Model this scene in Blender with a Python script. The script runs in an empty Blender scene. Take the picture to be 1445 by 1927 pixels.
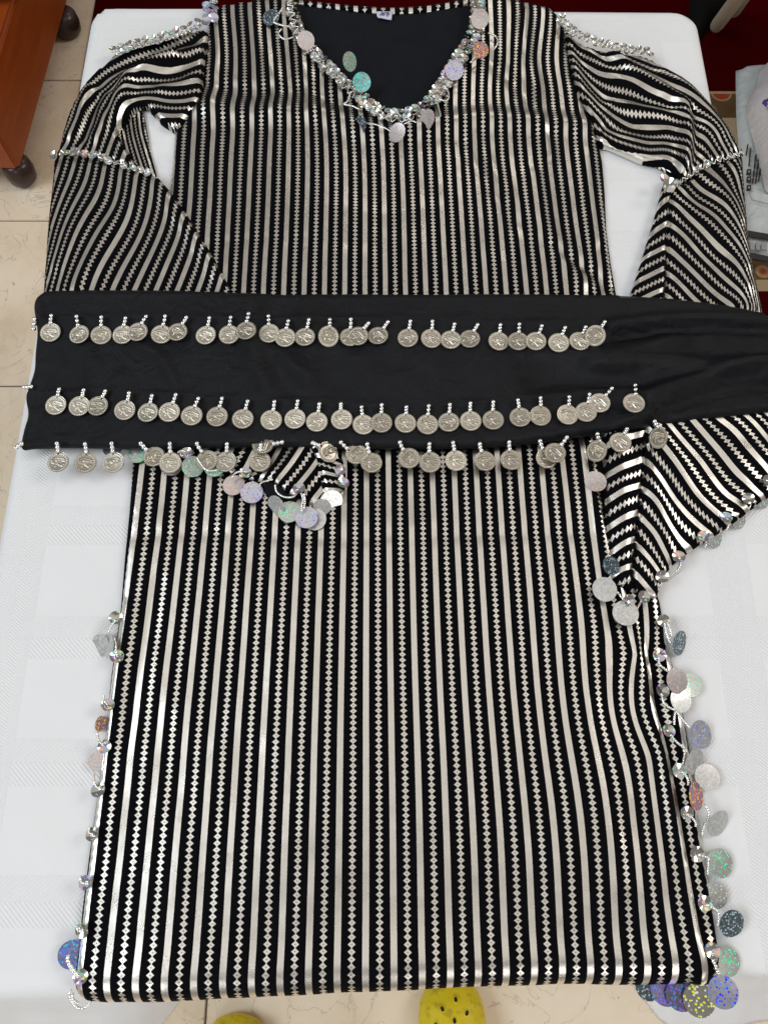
import bpy, bmesh, math, random
import numpy as np
from mathutils import Vector, Matrix, Euler
from mathutils.geometry import delaunay_2d_cdt

random.seed(7)
rng = np.random.default_rng(7)
scene = bpy.context.scene
col = scene.collection
R = math.radians

# ------------------------------------------------------------------ camera, world, lamps
T = 0.74                      # table top height
HC = T + 0.70                 # camera height
TILT = R(19.7)
FPX = 1447.0
cam_d = bpy.data.cameras.new("camera")
cam = bpy.data.objects.new("camera", cam_d)
col.objects.link(cam)
cam.location = (0, 0, HC)
cam.rotation_euler = (TILT, 0, 0)
cam_d.sensor_fit = 'VERTICAL'
cam_d.sensor_height = 36.0
cam_d.lens = 36.0 * FPX / 1927.0
cam_d.clip_start = 0.02
cam_d.clip_end = 100
scene.camera = cam

world = bpy.data.worlds.new("World")
scene.world = world
world.use_nodes = True
wb = world.node_tree.nodes["Background"]
wb.inputs[0].default_value = (1.0, 0.955, 0.90, 1)
wb.inputs[1].default_value = 0.27


def area_lamp(name, loc, aim, sx, sy, power, color):
    d = bpy.data.lights.new(name, 'AREA')
    d.shape = 'RECTANGLE'
    d.size, d.size_y = sx, sy
    d.energy = power
    d.color = color
    o = bpy.data.objects.new(name, d)
    col.objects.link(o)
    o.location = loc
    o.rotation_euler = (Vector(aim) - Vector(loc)).to_track_quat('-Z', 'Y').to_euler()
    return o


area_lamp("window_light", (-3.9, -0.35, 4.5), (-0.2, 0.4, 0.5), 2.6, 2.2, 140, (0.80, 0.905, 1.0))
area_lamp("right_fill_light", (3.2, 1.2, 3.4), (0.1, 0.4, 0.6), 1.4, 1.4, 46, (1.0, 0.955, 0.90))  # second, softer fill from the right side
area_lamp("back_left_light", (-1.15, -2.1, 1.85), (0.0, 0.0, 0.7), 0.7, 1.3, 10, (0.97, 0.98, 1.0))  # low light behind on the left, set for the hem highlights
area_lamp("back_window_light", (1.0, -2.1, 1.85), (0.1, 0.0, 0.7), 0.9, 1.3, 13, (1.0, 0.98, 0.95))
area_lamp("ceiling_bounce_fill", (0.0, 0.50, 2.9), (0.0, 0.50, 0.7), 3.2, 2.0, 9, (1.0, 0.955, 0.90))  # added fill standing for ceiling bounce, brightens the lower foil
area_lamp("glint_fill", (0.35, 3.0, 2.5), (0.0, 1.0, 0.7), 0.8, 0.35, 3.4, (1.0, 0.93, 0.85))  # added small lamp for glints on chest and sleeve foil

scene.view_settings.view_transform = 'Standard'
scene.view_settings.look = 'None'
scene.view_settings.exposure = 0.0
scene.view_settings.gamma = 1.0

CA, SA = math.cos(TILT), math.sin(TILT)


def P(px, py, z=T):
    """where the sight line through a spot of the photograph meets the level z"""
    x = (px - 722.5) / FPX
    y = -(py - 963.5) / FPX
    d = (x, y * CA + SA, y * SA - CA)
    t = (z - HC) / d[2]
    return (d[0] * t, d[1] * t, z)


def PA(pts, z=T):
    return np.array([P(p[0], p[1], z)[:2] for p in pts])


# ------------------------------------------------------------------ objects
def tag(o, label=None, cat=None, group=None, kind=None):
    if label: o['label'] = label
    if cat: o['category'] = cat
    if group: o['group'] = group
    if kind: o['kind'] = kind
    return o


def empty(name, loc, label, cat, group=None, rz=0):
    o = bpy.data.objects.new(name, None)
    col.objects.link(o)
    o.empty_display_size = 0.02
    o.location = loc
    o.rotation_euler = (0, 0, rz)
    return tag(o, label, cat, group)


def link(name, mesh, parent=None, loc=None, rot=None):
    o = bpy.data.objects.new(name, mesh)
    col.objects.link(o)
    if parent is not None:
        o.parent = parent
    if loc is not None:
        o.location = loc
    if rot is not None:
        o.rotation_euler = rot
    return o


def mesh_from(name, v, f, mat=None, smooth=True):
    m = bpy.data.meshes.new(name)
    m.from_pydata([tuple(map(float, p)) for p in v], [], [tuple(map(int, q)) for q in f])
    if mat: m.materials.append(mat)
    if smooth:
        m.polygons.foreach_set('use_smooth', np.ones(len(m.polygons), dtype=bool))
    m.update()
    return m


def from_bm(name, bm, mat=None, smooth=False):
    m = bpy.data.meshes.new(name)
    bmesh.ops.recalc_face_normals(bm, faces=bm.faces)
    bm.to_mesh(m)
    bm.free()
    if mat: m.materials.append(mat)
    if smooth:
        m.polygons.foreach_set('use_smooth', np.ones(len(m.polygons), dtype=bool))
    return m


def bm_box(bm, c, s, bevel=0.0, rot=None):
    r = bmesh.ops.create_cube(bm, size=1.0)
    vs = r['verts']
    M = Matrix.Translation(c) @ (rot.to_matrix().to_4x4() if rot else Matrix()) @ Matrix.Diagonal((s[0], s[1], s[2], 1))
    bmesh.ops.transform(bm, matrix=M, verts=vs)
    if bevel:
        es = list({e for v in vs for e in v.link_edges})
        bmesh.ops.bevel(bm, geom=es, offset=bevel, segments=3, affect='EDGES')


def tube_mesh(name, pts, rad, mat, seg=8, cap=True):
    """round tube along a polyline; rad a number or one per point"""
    pts = [Vector(p) for p in pts]
    n = len(pts)
    if not hasattr(rad, '__len__'):
        rad = [rad] * n
    v, f = [], []
    up = Vector((0, 0, 1))
    for i, p in enumerate(pts):
        d = (pts[min(i + 1, n - 1)] - pts[max(i - 1, 0)])
        d = d.normalized() if d.length > 1e-9 else Vector((1, 0, 0))
        a = d.cross(up)
        if a.length < 1e-4:
            a = d.cross(Vector((0, 1, 0)))
        a.normalize()
        b = a.cross(d)
        for k in range(seg):
            w = 2 * math.pi * k / seg
            v.append(p + (a * math.cos(w) + b * math.sin(w)) * rad[i])
    for i in range(n - 1):
        for k in range(seg):
            k2 = (k + 1) % seg
            f.append((i * seg + k, i * seg + k2, (i + 1) * seg + k2, (i + 1) * seg + k))
    if cap:
        f.append(tuple(range(seg - 1, -1, -1)))
        f.append(tuple((n - 1) * seg + k for k in range(seg)))
    return mesh_from(name, v, f, mat)


def lathe_mesh(name, prof, mat, seg=24):
    v, f = [], []
    for r, z in prof:
        for k in range(seg):
            w = 2 * math.pi * k / seg
            v.append((r * math.cos(w), r * math.sin(w), z))
    for i in range(len(prof) - 1):
        for k in range(seg):
            k2 = (k + 1) % seg
            f.append((i * seg + k, i * seg + k2, (i + 1) * seg + k2, (i + 1) * seg + k))
    return mesh_from(name, v, f, mat)


# ------------------------------------------------------------------ small numeric helpers
def densify(p, step, closed=False):
    p = np.asarray(p, float)
    if closed:
        p = np.vstack([p, p[:1]])
    out = []
    for a, b in zip(p[:-1], p[1:]):
        n = max(1, int(round(np.linalg.norm(b - a) / step)))
        out += [a + (b - a) * k / n for k in range(n)]
    if not closed:
        out.append(p[-1])
    return np.array(out)


def spline(p, per=8, closed=False):
    """Catmull-Rom through the points"""
    p = np.asarray(p, float)
    n = len(p)
    out = []
    rngs = range(n) if closed else range(n - 1)
    for i in rngs:
        if closed:
            a, b, c, d = p[(i - 1) % n], p[i], p[(i + 1) % n], p[(i + 2) % n]
        else:
            a, b, c, d = p[max(i - 1, 0)], p[i], p[i + 1], p[min(i + 2, n - 1)]
        for k in range(per):
            t = k / per
            out.append(0.5 * (2 * b + (c - a) * t + (2 * a - 5 * b + 4 * c - d) * t * t + (3 * b - a - 3 * c + d) * t ** 3))
    if not closed:
        out.append(p[-1])
    return np.array(out)


def seg_dist(q, a, b):
    """distance of each point q to the nearest of the segments a-b"""
    best = np.full(len(q), 1e9)
    for i in range(len(a)):
        d = b[i] - a[i]
        L = max(d @ d, 1e-18)
        t = np.clip(((q - a[i]) @ d) / L, 0, 1)
        e = q - (a[i] + t[:, None] * d)
        best = np.minimum(best, (e * e).sum(1))
    return np.sqrt(best)


def line_dist(q, line):
    line = np.asarray(line, float)
    return seg_dist(q, line[:-1], line[1:])


def inside(q, poly):
    x, y = q[:, 0], q[:, 1]
    r = np.zeros(len(q), bool)
    n = len(poly)
    for i in range(n):
        x1, y1 = poly[i]
        x2, y2 = poly[(i + 1) % n]
        if y1 == y2:
            continue
        c = ((y1 > y) != (y2 > y)) & (x < (x2 - x1) * (y - y1) / (y2 - y1) + x1)
        r ^= c
    return r


def vnoise(q, scale, seed=0):
    """smooth value noise, about -1..1"""
    p = np.asarray(q) * scale
    i = np.floor(p).astype(np.int64)
    f = p - i
    f = f * f * f * (f * (f * 6 - 15) + 10)

    def h(ix, iy):
        n = (ix * 374761393 + iy * 668265263 + seed * 974711) & 0xffffffff
        n = ((n ^ (n >> 13)) * 1274126177) & 0xffffffff
        return ((n ^ (n >> 16)) & 0xffff) / 32767.5 - 1
    a, b = h(i[:, 0], i[:, 1]), h(i[:, 0] + 1, i[:, 1])
    c, d = h(i[:, 0], i[:, 1] + 1), h(i[:, 0] + 1, i[:, 1] + 1)
    return (a * (1 - f[:, 0]) + b * f[:, 0]) * (1 - f[:, 1]) + (c * (1 - f[:, 0]) + d * f[:, 0]) * f[:, 1]


class TPS:
    """thin-plate spline through scattered values"""
    def __init__(self, pts, val, reg=1e-4):
        self.c = np.asarray(pts, float).mean(0)
        self.s = np.asarray(pts, float).std() + 1e-9
        p = (np.asarray(pts, float) - self.c) / self.s
        n = len(p)
        K = self.k(p, p) + np.eye(n) * reg * n
        A = np.zeros((n + 3, n + 3))
        A[:n, :n] = K
        A[:n, n] = 1
        A[:n, n + 1:] = p
        A[n:, :n] = A[:n, n:].T
        rhs = np.zeros(n + 3)
        rhs[:n] = val
        self.w = np.linalg.lstsq(A, rhs, rcond=None)[0]
        self.p = p

    @staticmethod
    def k(a, b):
        d2 = ((a[:, None, :] - b[None, :, :]) ** 2).sum(2)
        return np.where(d2 > 1e-12, 0.5 * d2 * np.log(np.maximum(d2, 1e-12)), 0)

    def __call__(self, q):
        q = (np.asarray(q, float) - self.c) / self.s
        out = []
        for i in range(0, len(q), 4000):
            qq = q[i:i + 4000]
            out.append(self.k(qq, self.p) @ self.w[:-3] + self.w[-3] + qq @ self.w[-2:])
        return np.concatenate(out)


# ------------------------------------------------------------------ node helpers
class NT:
    def __init__(self, name):
        self.m = bpy.data.materials.new(name)
        self.m.use_nodes = True
        self.t = self.m.node_tree
        self.b = self.t.nodes["Principled BSDF"]

    def n(self, typ, **kw):
        o = self.t.nodes.new(typ)
        for k, v in kw.items():
            setattr(o, k, v)
        return o

    def put(self, sock, v):
        if isinstance(v, bpy.types.NodeSocket):
            self.t.links.new(v, sock)
        elif isinstance(v, (tuple, list)) and len(v) == 3 and sock.type == 'RGBA':
            sock.default_value = (*v, 1)
        else:
            sock.default_value = v

    def math(self, op, a, b=0.0, c=None):
        o = self.n('ShaderNodeMath', operation=op)
        self.put(o.inputs[0], a)
        self.put(o.inputs[1], b)
        if c is not None:
            self.put(o.inputs[2], c)
        return o.outputs[0]

    def mix(self, f, a, b):
        o = self.n('ShaderNodeMix', data_type='RGBA')
        self.put(o.inputs[0], f)
        self.put(o.inputs[6], a)
        self.put(o.inputs[7], b)
        return o.outputs[2]

    def mixf(self, f, a, b):
        o = self.n('ShaderNodeMix', data_type='FLOAT')
        self.put(o.inputs[0], f)
        self.put(o.inputs[2], a)
        self.put(o.inputs[3], b)
        return o.outputs[0]

    def ramp(self, v, stops, interp='LINEAR'):
        o = self.n('ShaderNodeValToRGB')
        o.color_ramp.interpolation = interp
        e = o.color_ramp.elements
        while len(e) < len(stops):
            e.new(0.5)
        for k, (p, c) in enumerate(stops):
            e[k].position = p
            e[k].color = (*c, 1) if len(c) == 3 else c
        self.put(o.inputs[0], v)
        return o.outputs[0]

    def noise(self, vec, scale, detail=2.0, rough=0.5):
        o = self.n('ShaderNodeTexNoise')
        o.inputs['Scale'].default_value = scale
        o.inputs['Detail'].default_value = detail
        o.inputs['Roughness'].default_value = rough
        if vec is not None:
            self.t.links.new(vec, o.inputs['Vector'])
        return o.outputs['Fac']

    def obj(self):
        return self.n('ShaderNodeTexCoord').outputs['Object']

    def bump(self, h, strength, dist):
        o = self.n('ShaderNodeBump')
        o.inputs['Strength'].default_value = strength
        o.inputs['Distance'].default_value = dist
        self.put(o.inputs['Height'], h)
        self.t.links.new(o.outputs[0], self.b.inputs['Normal'])

    def set(self, **kw):
        names = dict(color='Base Color', rough='Roughness', metal='Metallic', spec='Specular IOR Level',
                     sheen='Sheen Weight', coat='Coat Weight', trans='Transmission Weight', ior='IOR', alpha='Alpha')
        for k, v in kw.items():
            self.put(self.b.inputs[names[k]], v)
        return self


def simple(name, color, rough=0.5, metal=0.0, spec=0.5, var=0.0, vscale=40, bump=0.0, bscale=300):
    a = NT(name)
    v = a.obj()
    if var:
        nz = a.noise(v, vscale, 4)
        c0 = tuple(x * (1 - var) for x in color)
        c1 = tuple(min(1, x * (1 + var)) for x in color)
        a.set(color=a.mix(nz, c0, c1))
    else:
        a.set(color=color)
    a.set(rough=rough, metal=metal, spec=spec)
    if bump:
        a.bump(a.noise(v, bscale, 3), bump, 0.001)
    return a.m


# striped fabric: plain foil bands alternating with chains of foil diamonds (flat print, from UV)
def fabric_material(name):
    a = NT(name)
    uv = a.n('ShaderNodeUVMap', uv_map='UVMap').outputs[0]
    sep = a.n('ShaderNodeSeparateXYZ')
    a.t.links.new(uv, sep.inputs[0])
    u, v = sep.outputs[0], sep.outputs[1]
    ob = a.obj()
    wob = a.math('MULTIPLY', a.math('SUBTRACT', a.noise(ob, 900, 1), 0.5), 0.018)
    uw = a.math('ADD', u, wob)
    p = a.math('ABSOLUTE', a.math('SUBTRACT', a.math('FRACT', a.math('ADD', uw, 0.5)), 0.5))
    band = a.math('LESS_THAN', p, 0.118)
    q = a.math('ABSOLUTE', a.math('SUBTRACT', a.math('FRACT', uw), 0.5))
    w = a.math('ABSOLUTE', a.math('SUBTRACT', a.math('FRACT', a.math('MULTIPLY', v, 1 / 0.0050)), 0.5))
    dq = a.math('ADD', a.math('DIVIDE', q, 0.142), a.math('DIVIDE', w, 0.5))
    dia = a.math('LESS_THAN', dq, 0.99)
    core = a.math('GREATER_THAN', dq, 0.17)
    # the four petals of each diamond, parted by a thin cross
    arm1 = a.math('ABSOLUTE', a.math('SUBTRACT', a.math('DIVIDE', q, 0.142), a.math('DIVIDE', w, 0.5)))
    cross = a.math('GREATER_THAN', arm1, 0.05)
    cross = a.math('MAXIMUM', cross, a.math('GREATER_THAN', dq, 0.62))
    thin = a.math('MULTIPLY', a.math('LESS_THAN', q, 0.022), a.math('GREATER_THAN', w, 0.40))
    dia = a.math('MULTIPLY', a.math('MULTIPLY', dia, core), a.mixf(cross, 0.78, 1.0))
    mask = a.math('MAXIMUM', a.math('MAXIMUM', band, dia), thin)
    big = a.noise(ob, 22, 3)
    grain = a.noise(ob, 1500, 2, 0.6)
    foil = a.mix(big, (0.78, 0.73, 0.655), (0.86, 0.83, 0.775))
    speck = a.math('GREATER_THAN', grain, 0.63)
    foil = a.mix(a.math('MULTIPLY', speck, 0.35), foil, (0.97, 0.97, 0.97))
    wear = a.math('LESS_THAN', a.noise(ob, 700, 2), 0.20)
    mask = a.math('MULTIPLY', mask, a.mixf(wear, 1.0, 0.45))
    black = a.mix(a.noise(ob, 30, 3), (0.0010, 0.0010, 0.0017), (0.0026, 0.0026, 0.0040))
    a.set(color=a.mix(mask, black, foil), metal=mask,
          rough=a.mixf(mask, 0.75, a.mixf(a.noise(ob, 90, 3), 0.20, 0.38)), spec=a.mixf(mask, 0.06, 0.5))
    facet = a.n('ShaderNodeTexVoronoi', feature='F1')
    facet.inputs['Scale'].default_value = 75
    a.t.links.new(ob, facet.inputs['Vector'])
    weave = a.n('ShaderNodeTexWave', wave_type='BANDS', bands_direction='DIAGONAL')
    weave.inputs['Scale'].default_value = 500
    a.t.links.new(ob, weave.inputs['Vector'])
    h = a.math('ADD', a.math('MULTIPLY', grain, 0.9), a.math('MULTIPLY', weave.outputs['Fac'], 0.1))
    a.bump(a.math('ADD', h, a.math('ADD', a.math('MULTIPLY', a.noise(ob, 110, 2), 0.4), a.math('MULTIPLY', facet.outputs['Distance'], 1.5))), 0.28, 0.0006)
    return a.m


def cotton_material(name, c0, c1, rough=0.85, sheen=0.0, weave_scale=420, spec=0.08):
    a = NT(name)
    ob = a.obj()
    a.set(color=a.mix(a.noise(ob, 26, 5, 0.6), c0, c1), rough=rough, spec=spec, sheen=sheen)
    w1 = a.n('ShaderNodeTexWave', wave_type='BANDS', bands_direction='X')
    w1.inputs['Scale'].default_value = weave_scale
    w2 = a.n('ShaderNodeTexWave', wave_type='BANDS', bands_direction='Y')
    w2.inputs['Scale'].default_value = weave_scale
    for w in (w1, w2):
        a.t.links.new(ob, w.inputs['Vector'])
    crease = a.n('ShaderNodeTexNoise')
    crease.inputs['Scale'].default_value = 34
    crease.inputs['Detail'].default_value = 4
    crease.inputs['Distortion'].default_value = 1.4
    a.t.links.new(ob, crease.inputs['Vector'])
    h = a.math('ADD', a.math('MULTIPLY', a.math('ADD', w1.outputs['Fac'], w2.outputs['Fac']), 0.04),
               a.math('MULTIPLY', crease.outputs['Fac'], 1.0))
    a.bump(h, 0.5, 0.0070)
    return a.m


def damask_material(name):
    """white table linen: plain squares between bands of woven herringbone"""
    a = NT(name)
    uv = a.n('ShaderNodeUVMap', uv_map='UVMap').outputs[0]
    sep = a.n('ShaderNodeSeparateXYZ')
    a.t.links.new(uv, sep.inputs[0])
    x, y = sep.outputs[0], sep.outputs[1]
    PY = 0.1085
    fy = a.math('FRACT', a.math('DIVIDE', a.math('SUBTRACT', y, 0.2569 - 0.0390), PY))   # 0 at the foot of a band
    inb = a.math('LESS_THAN', fy, 0.0390 / PY)
    low = a.math('LESS_THAN', fy, 0.0195 / PY)
    PX = 0.1330
    fx = a.math('FRACT', a.math('DIVIDE', a.math('SUBTRACT', x, 0.3035), PX))
    inv = a.math('LESS_THAN', fx, 0.0400 / PX)
    k = 2 * math.pi / 0.0030
    tri = a.math('PINGPONG', a.math('MULTIPLY', fx, PX), 0.0100)
    sv = a.math('SINE', a.math('MULTIPLY', a.math('ADD', y, a.math('MULTIPLY', tri, 0.8)), k))
    sgn = a.math('SUBTRACT', a.math('MULTIPLY', low, 2.0), 1.0)
    sh = a.math('SINE', a.math('MULTIPLY', a.math('ADD', y, a.math('MULTIPLY', sgn, x)), k * 0.74))
    fine = a.math('MULTIPLY', a.math('SINE', a.math('MULTIPLY', a.math('ADD', x, y), 2 * math.pi / 0.0011)), 0.18)
    edge = a.math('LESS_THAN', a.math('ABSOLUTE', a.math('SUBTRACT', fy, 0.0195 / PY)), 0.008)
    h = a.mixf(inv, a.mixf(inb, fine, sh), sv)
    h = a.math('SUBTRACT', h, a.math('MULTIPLY', edge, 0.6))
    ob = a.obj()
    cloudy = a.noise(ob, 18, 4, 0.6)
    patt = a.math('MAXIMUM', inv, inb)
    c = a.mix(cloudy, (0.785, 0.785, 0.79), (0.835, 0.835, 0.838))
    c = a.mix(a.math('MULTIPLY', a.math('MULTIPLY', patt, a.math('LESS_THAN', h, -0.2)), 0.22), c, (0.70, 0.70, 0.71))
    a.set(color=c, rough=a.mixf(patt, 0.62, 0.75), spec=0.3, sheen=0.1)
    hh = a.math('ADD', h, a.math('MULTIPLY', cloudy, 3.0))
    a.bump(hh, 0.42, 0.00055)
    return a.m


def holo_material(name, hues, amount, base=(0.78, 0.77, 0.75), cell=680, rough=0.22, metal=0.78):
    """holographic foil: small cells of colour scattered over silver"""
    a = NT(name)
    ob = a.obj()
    inf = a.n('ShaderNodeObjectInfo').outputs['Random']
    off = a.n('ShaderNodeVectorMath', operation='ADD')
    a.t.links.new(ob, off.inputs[0])
    cmb = a.n('ShaderNodeCombineXYZ')
    a.put(cmb.inputs[0], inf)
    a.put(cmb.inputs[1], a.math('MULTIPLY', inf, 3.7))
    a.t.links.new(cmb.outputs[0], off.inputs[1])
    vor = a.n('ShaderNodeTexVoronoi', distance='EUCLIDEAN')
    vor.inputs['Scale'].default_value = cell
    vor.inputs['Randomness'].default_value = 0.85
    a.t.links.new(off.outputs[0], vor.inputs['Vector'])
    sc = a.n('ShaderNodeSeparateColor')
    a.t.links.new(vor.outputs['Color'], sc.inputs[0])
    pick = a.math('LESS_THAN', sc.outputs[0], amount)
    pick = a.math('MULTIPLY', pick, a.math('LESS_THAN', vor.outputs['Distance'], 0.52))
    n = len(hues)
    stops = [(k / n, h) for k, h in enumerate(hues)]
    colr = a.ramp(sc.outputs[1], stops, 'CONSTANT')
    dull = a.mix(sc.outputs[2], tuple(x * 0.72 for x in base), tuple(x * 0.92 for x in base))
    a.set(color=a.mix(pick, dull, colr), metal=a.mixf(pick, metal, 0.25), rough=rough)  # glints painted as fixed colour in the picked cells
    a.bump(a.noise(ob, 300, 2), 0.10, 0.0005)
    return a.m


MAT = {}
MAT['stripe'] = fabric_material('striped_foil_fabric')
MAT['black'] = cotton_material('black_cotton', (0.0016, 0.0018, 0.0032), (0.0042, 0.0047, 0.0072), rough=0.42, spec=0.22)
MAT['lining'] = cotton_material('black_lining', (0.007, 0.008, 0.0105), (0.013, 0.014, 0.0185), 0.8)
MAT['linen'] = damask_material('white_damask')
MAT['silver'] = simple('silver_bead_metal', (0.86, 0.86, 0.85), 0.16, 1.0)
MAT['seed'] = simple('silver_lined_glass_bead', (0.83, 0.82, 0.78), 0.14, 0.9, var=0.15, vscale=600)
MAT['coin'] = None
MAT['plain'] = holo_material('holographic_silver', [(0.85, 0.78, 0.86), (0.8, 0.85, 0.8)], 0.15, base=(0.84, 0.83, 0.80), rough=0.3)
MAT['grey'] = holo_material('holographic_grey', [(0.62, 0.66, 0.66), (0.55, 0.55, 0.55)], 0.35, base=(0.72, 0.72, 0.70), rough=0.32)
MAT['dark'] = holo_material('holographic_dark', [(0.45, 0.62, 0.68), (0.15, 0.2, 0.24)], 0.5, base=(0.16, 0.19, 0.21), rough=0.25)
MAT['green'] = holo_material('holographic_green', [(0.05, 0.95, 0.35), (0.25, 1.0, 0.55), (0.3, 0.95, 0.9)], 0.30, base=(0.76, 0.77, 0.72))
MAT['teal'] = holo_material('holographic_teal', [(0.02, 0.95, 0.9), (0.1, 1.0, 0.75), (0.3, 0.95, 1.0)], 0.75, base=(0.55, 0.75, 0.73))
MAT['violet'] = holo_material('holographic_violet', [(0.30, 0.16, 1.0), (0.5, 0.4, 1.0), (0.35, 0.75, 1.0)], 0.32, base=(0.82, 0.80, 0.84))
MAT['blue'] = holo_material('holographic_blue', [(0.05, 0.04, 0.95), (0.15, 0.12, 1.0), (0.1, 0.35, 1.0)], 0.42, base=(0.66, 0.67, 0.80), cell=560)
MAT['deep'] = holo_material('holographic_deep_blue', [(0.25, 0.12, 0.95), (0.03, 0.42, 1.0), (0.35, 0.2, 0.85)], 0.55, base=(0.30, 0.27, 0.36))
MAT['yellow'] = holo_material('holographic_yellow', [(0.98, 0.95, 0.03), (1.0, 0.95, 0.3), (0.95, 0.95, 0.85)], 0.42, base=(0.50, 0.49, 0.42), cell=560)
MAT['fire'] = holo_material('holographic_fire', [(1.0, 0.50, 0.01), (1.0, 0.08, 0.03), (1.0, 0.85, 0.05), (0.95, 0.12, 0.15)], 0.66, base=(0.36, 0.28, 0.36))
MAT['pink'] = holo_material('holographic_pink', [(1.0, 0.35, 0.25), (1.0, 0.55, 0.35), (0.95, 0.5, 0.6)], 0.16, base=(0.86, 0.81, 0.80))
MAT['pale'] = holo_material('holographic_pale', [(0.5, 0.8, 1.0), (0.6, 1.0, 0.85), (1.0, 0.8, 0.5)], 0.25, base=(0.87, 0.86, 0.82))
MAT['mixed'] = holo_material('holographic_mixed', [(0.4, 0.55, 1.0), (1.0, 0.5, 0.35), (0.35, 1.0, 0.65), (0.75, 0.45, 1.0), (1.0, 0.9, 0.4)], 0.32, base=(0.84, 0.83, 0.80), cell=520, rough=0.2)


RB = [(0.4, 0.55, 1.0), (1.0, 0.5, 0.35), (0.35, 1.0, 0.65), (0.75, 0.45, 1.0), (1.0, 0.9, 0.4)]
MAT['s_plain'] = holo_material('clear_silver_sequin', RB, 0.10, base=(0.70, 0.69, 0.65), cell=420, rough=0.13, metal=1.0)
MAT['s_mixed'] = holo_material('rainbow_sequin', RB, 0.42, base=(0.74, 0.73, 0.70), cell=360, rough=0.13, metal=1.0)
MAT['s_pale'] = holo_material('opal_sequin', [(0.5, 0.8, 1.0), (0.6, 1.0, 0.85), (1.0, 0.8, 0.6)], 0.45, base=(0.78, 0.77, 0.75), cell=360, rough=0.13, metal=1.0)
MAT['vivid'] = holo_material('holographic_vivid_blue', [(0.05, 0.35, 1.0), (0.10, 0.15, 1.0), (0.05, 0.85, 1.0), (0.3, 0.2, 1.0)], 0.85, base=(0.5, 0.5, 0.62), cell=620)


def coin_material():
    a = NT('antique_nickel')
    ob = a.obj()
    inf = a.n('ShaderNodeObjectInfo').outputs['Random']
    base = a.mix(inf, (0.46, 0.42, 0.35), (0.72, 0.67, 0.57))
    geo = a.n('ShaderNodeNewGeometry').outputs['Pointiness']
    tarn = a.noise(ob, 520, 3, 0.6)
    c = a.mix(a.math('MULTIPLY', tarn, 0.45), base, (0.36, 0.32, 0.25))
    a.set(color=c, metal=1.0, rough=a.mixf(tarn, 0.26, 0.40))
    a.bump(a.noise(ob, 1400, 2), 0.1, 0.0003)
    return a.m


MAT['coin'] = coin_material()


# ------------------------------------------------------------------ cloth panels
def ridge(pts_px, amp, width, z=T):
    line = spline(PA(pts_px, z), 6)

    def h(q):
        return amp * np.exp(-(line_dist(q, line) / width) ** 2)
    return h


def bend_edge(p, z0, yb, r):
    """wrap points that lie beyond the line y = yb(x) down over a round edge of radius r"""
    y = p[:, 1].copy()
    d = yb(p[:, 0]) - y
    over = d > 0
    ang = np.minimum(d / r, math.pi / 2)
    rest = np.maximum(d - r * math.pi / 2, 0)
    hz = p[:, 2] - z0
    ny = yb(p[:, 0]) - (r + hz) * np.sin(ang) + rest * 0.12
    nz = z0 - r + (r + hz) * np.cos(ang) - rest
    p[over, 1] = ny[over]
    p[over, 2] = nz[over]
    return p


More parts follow.
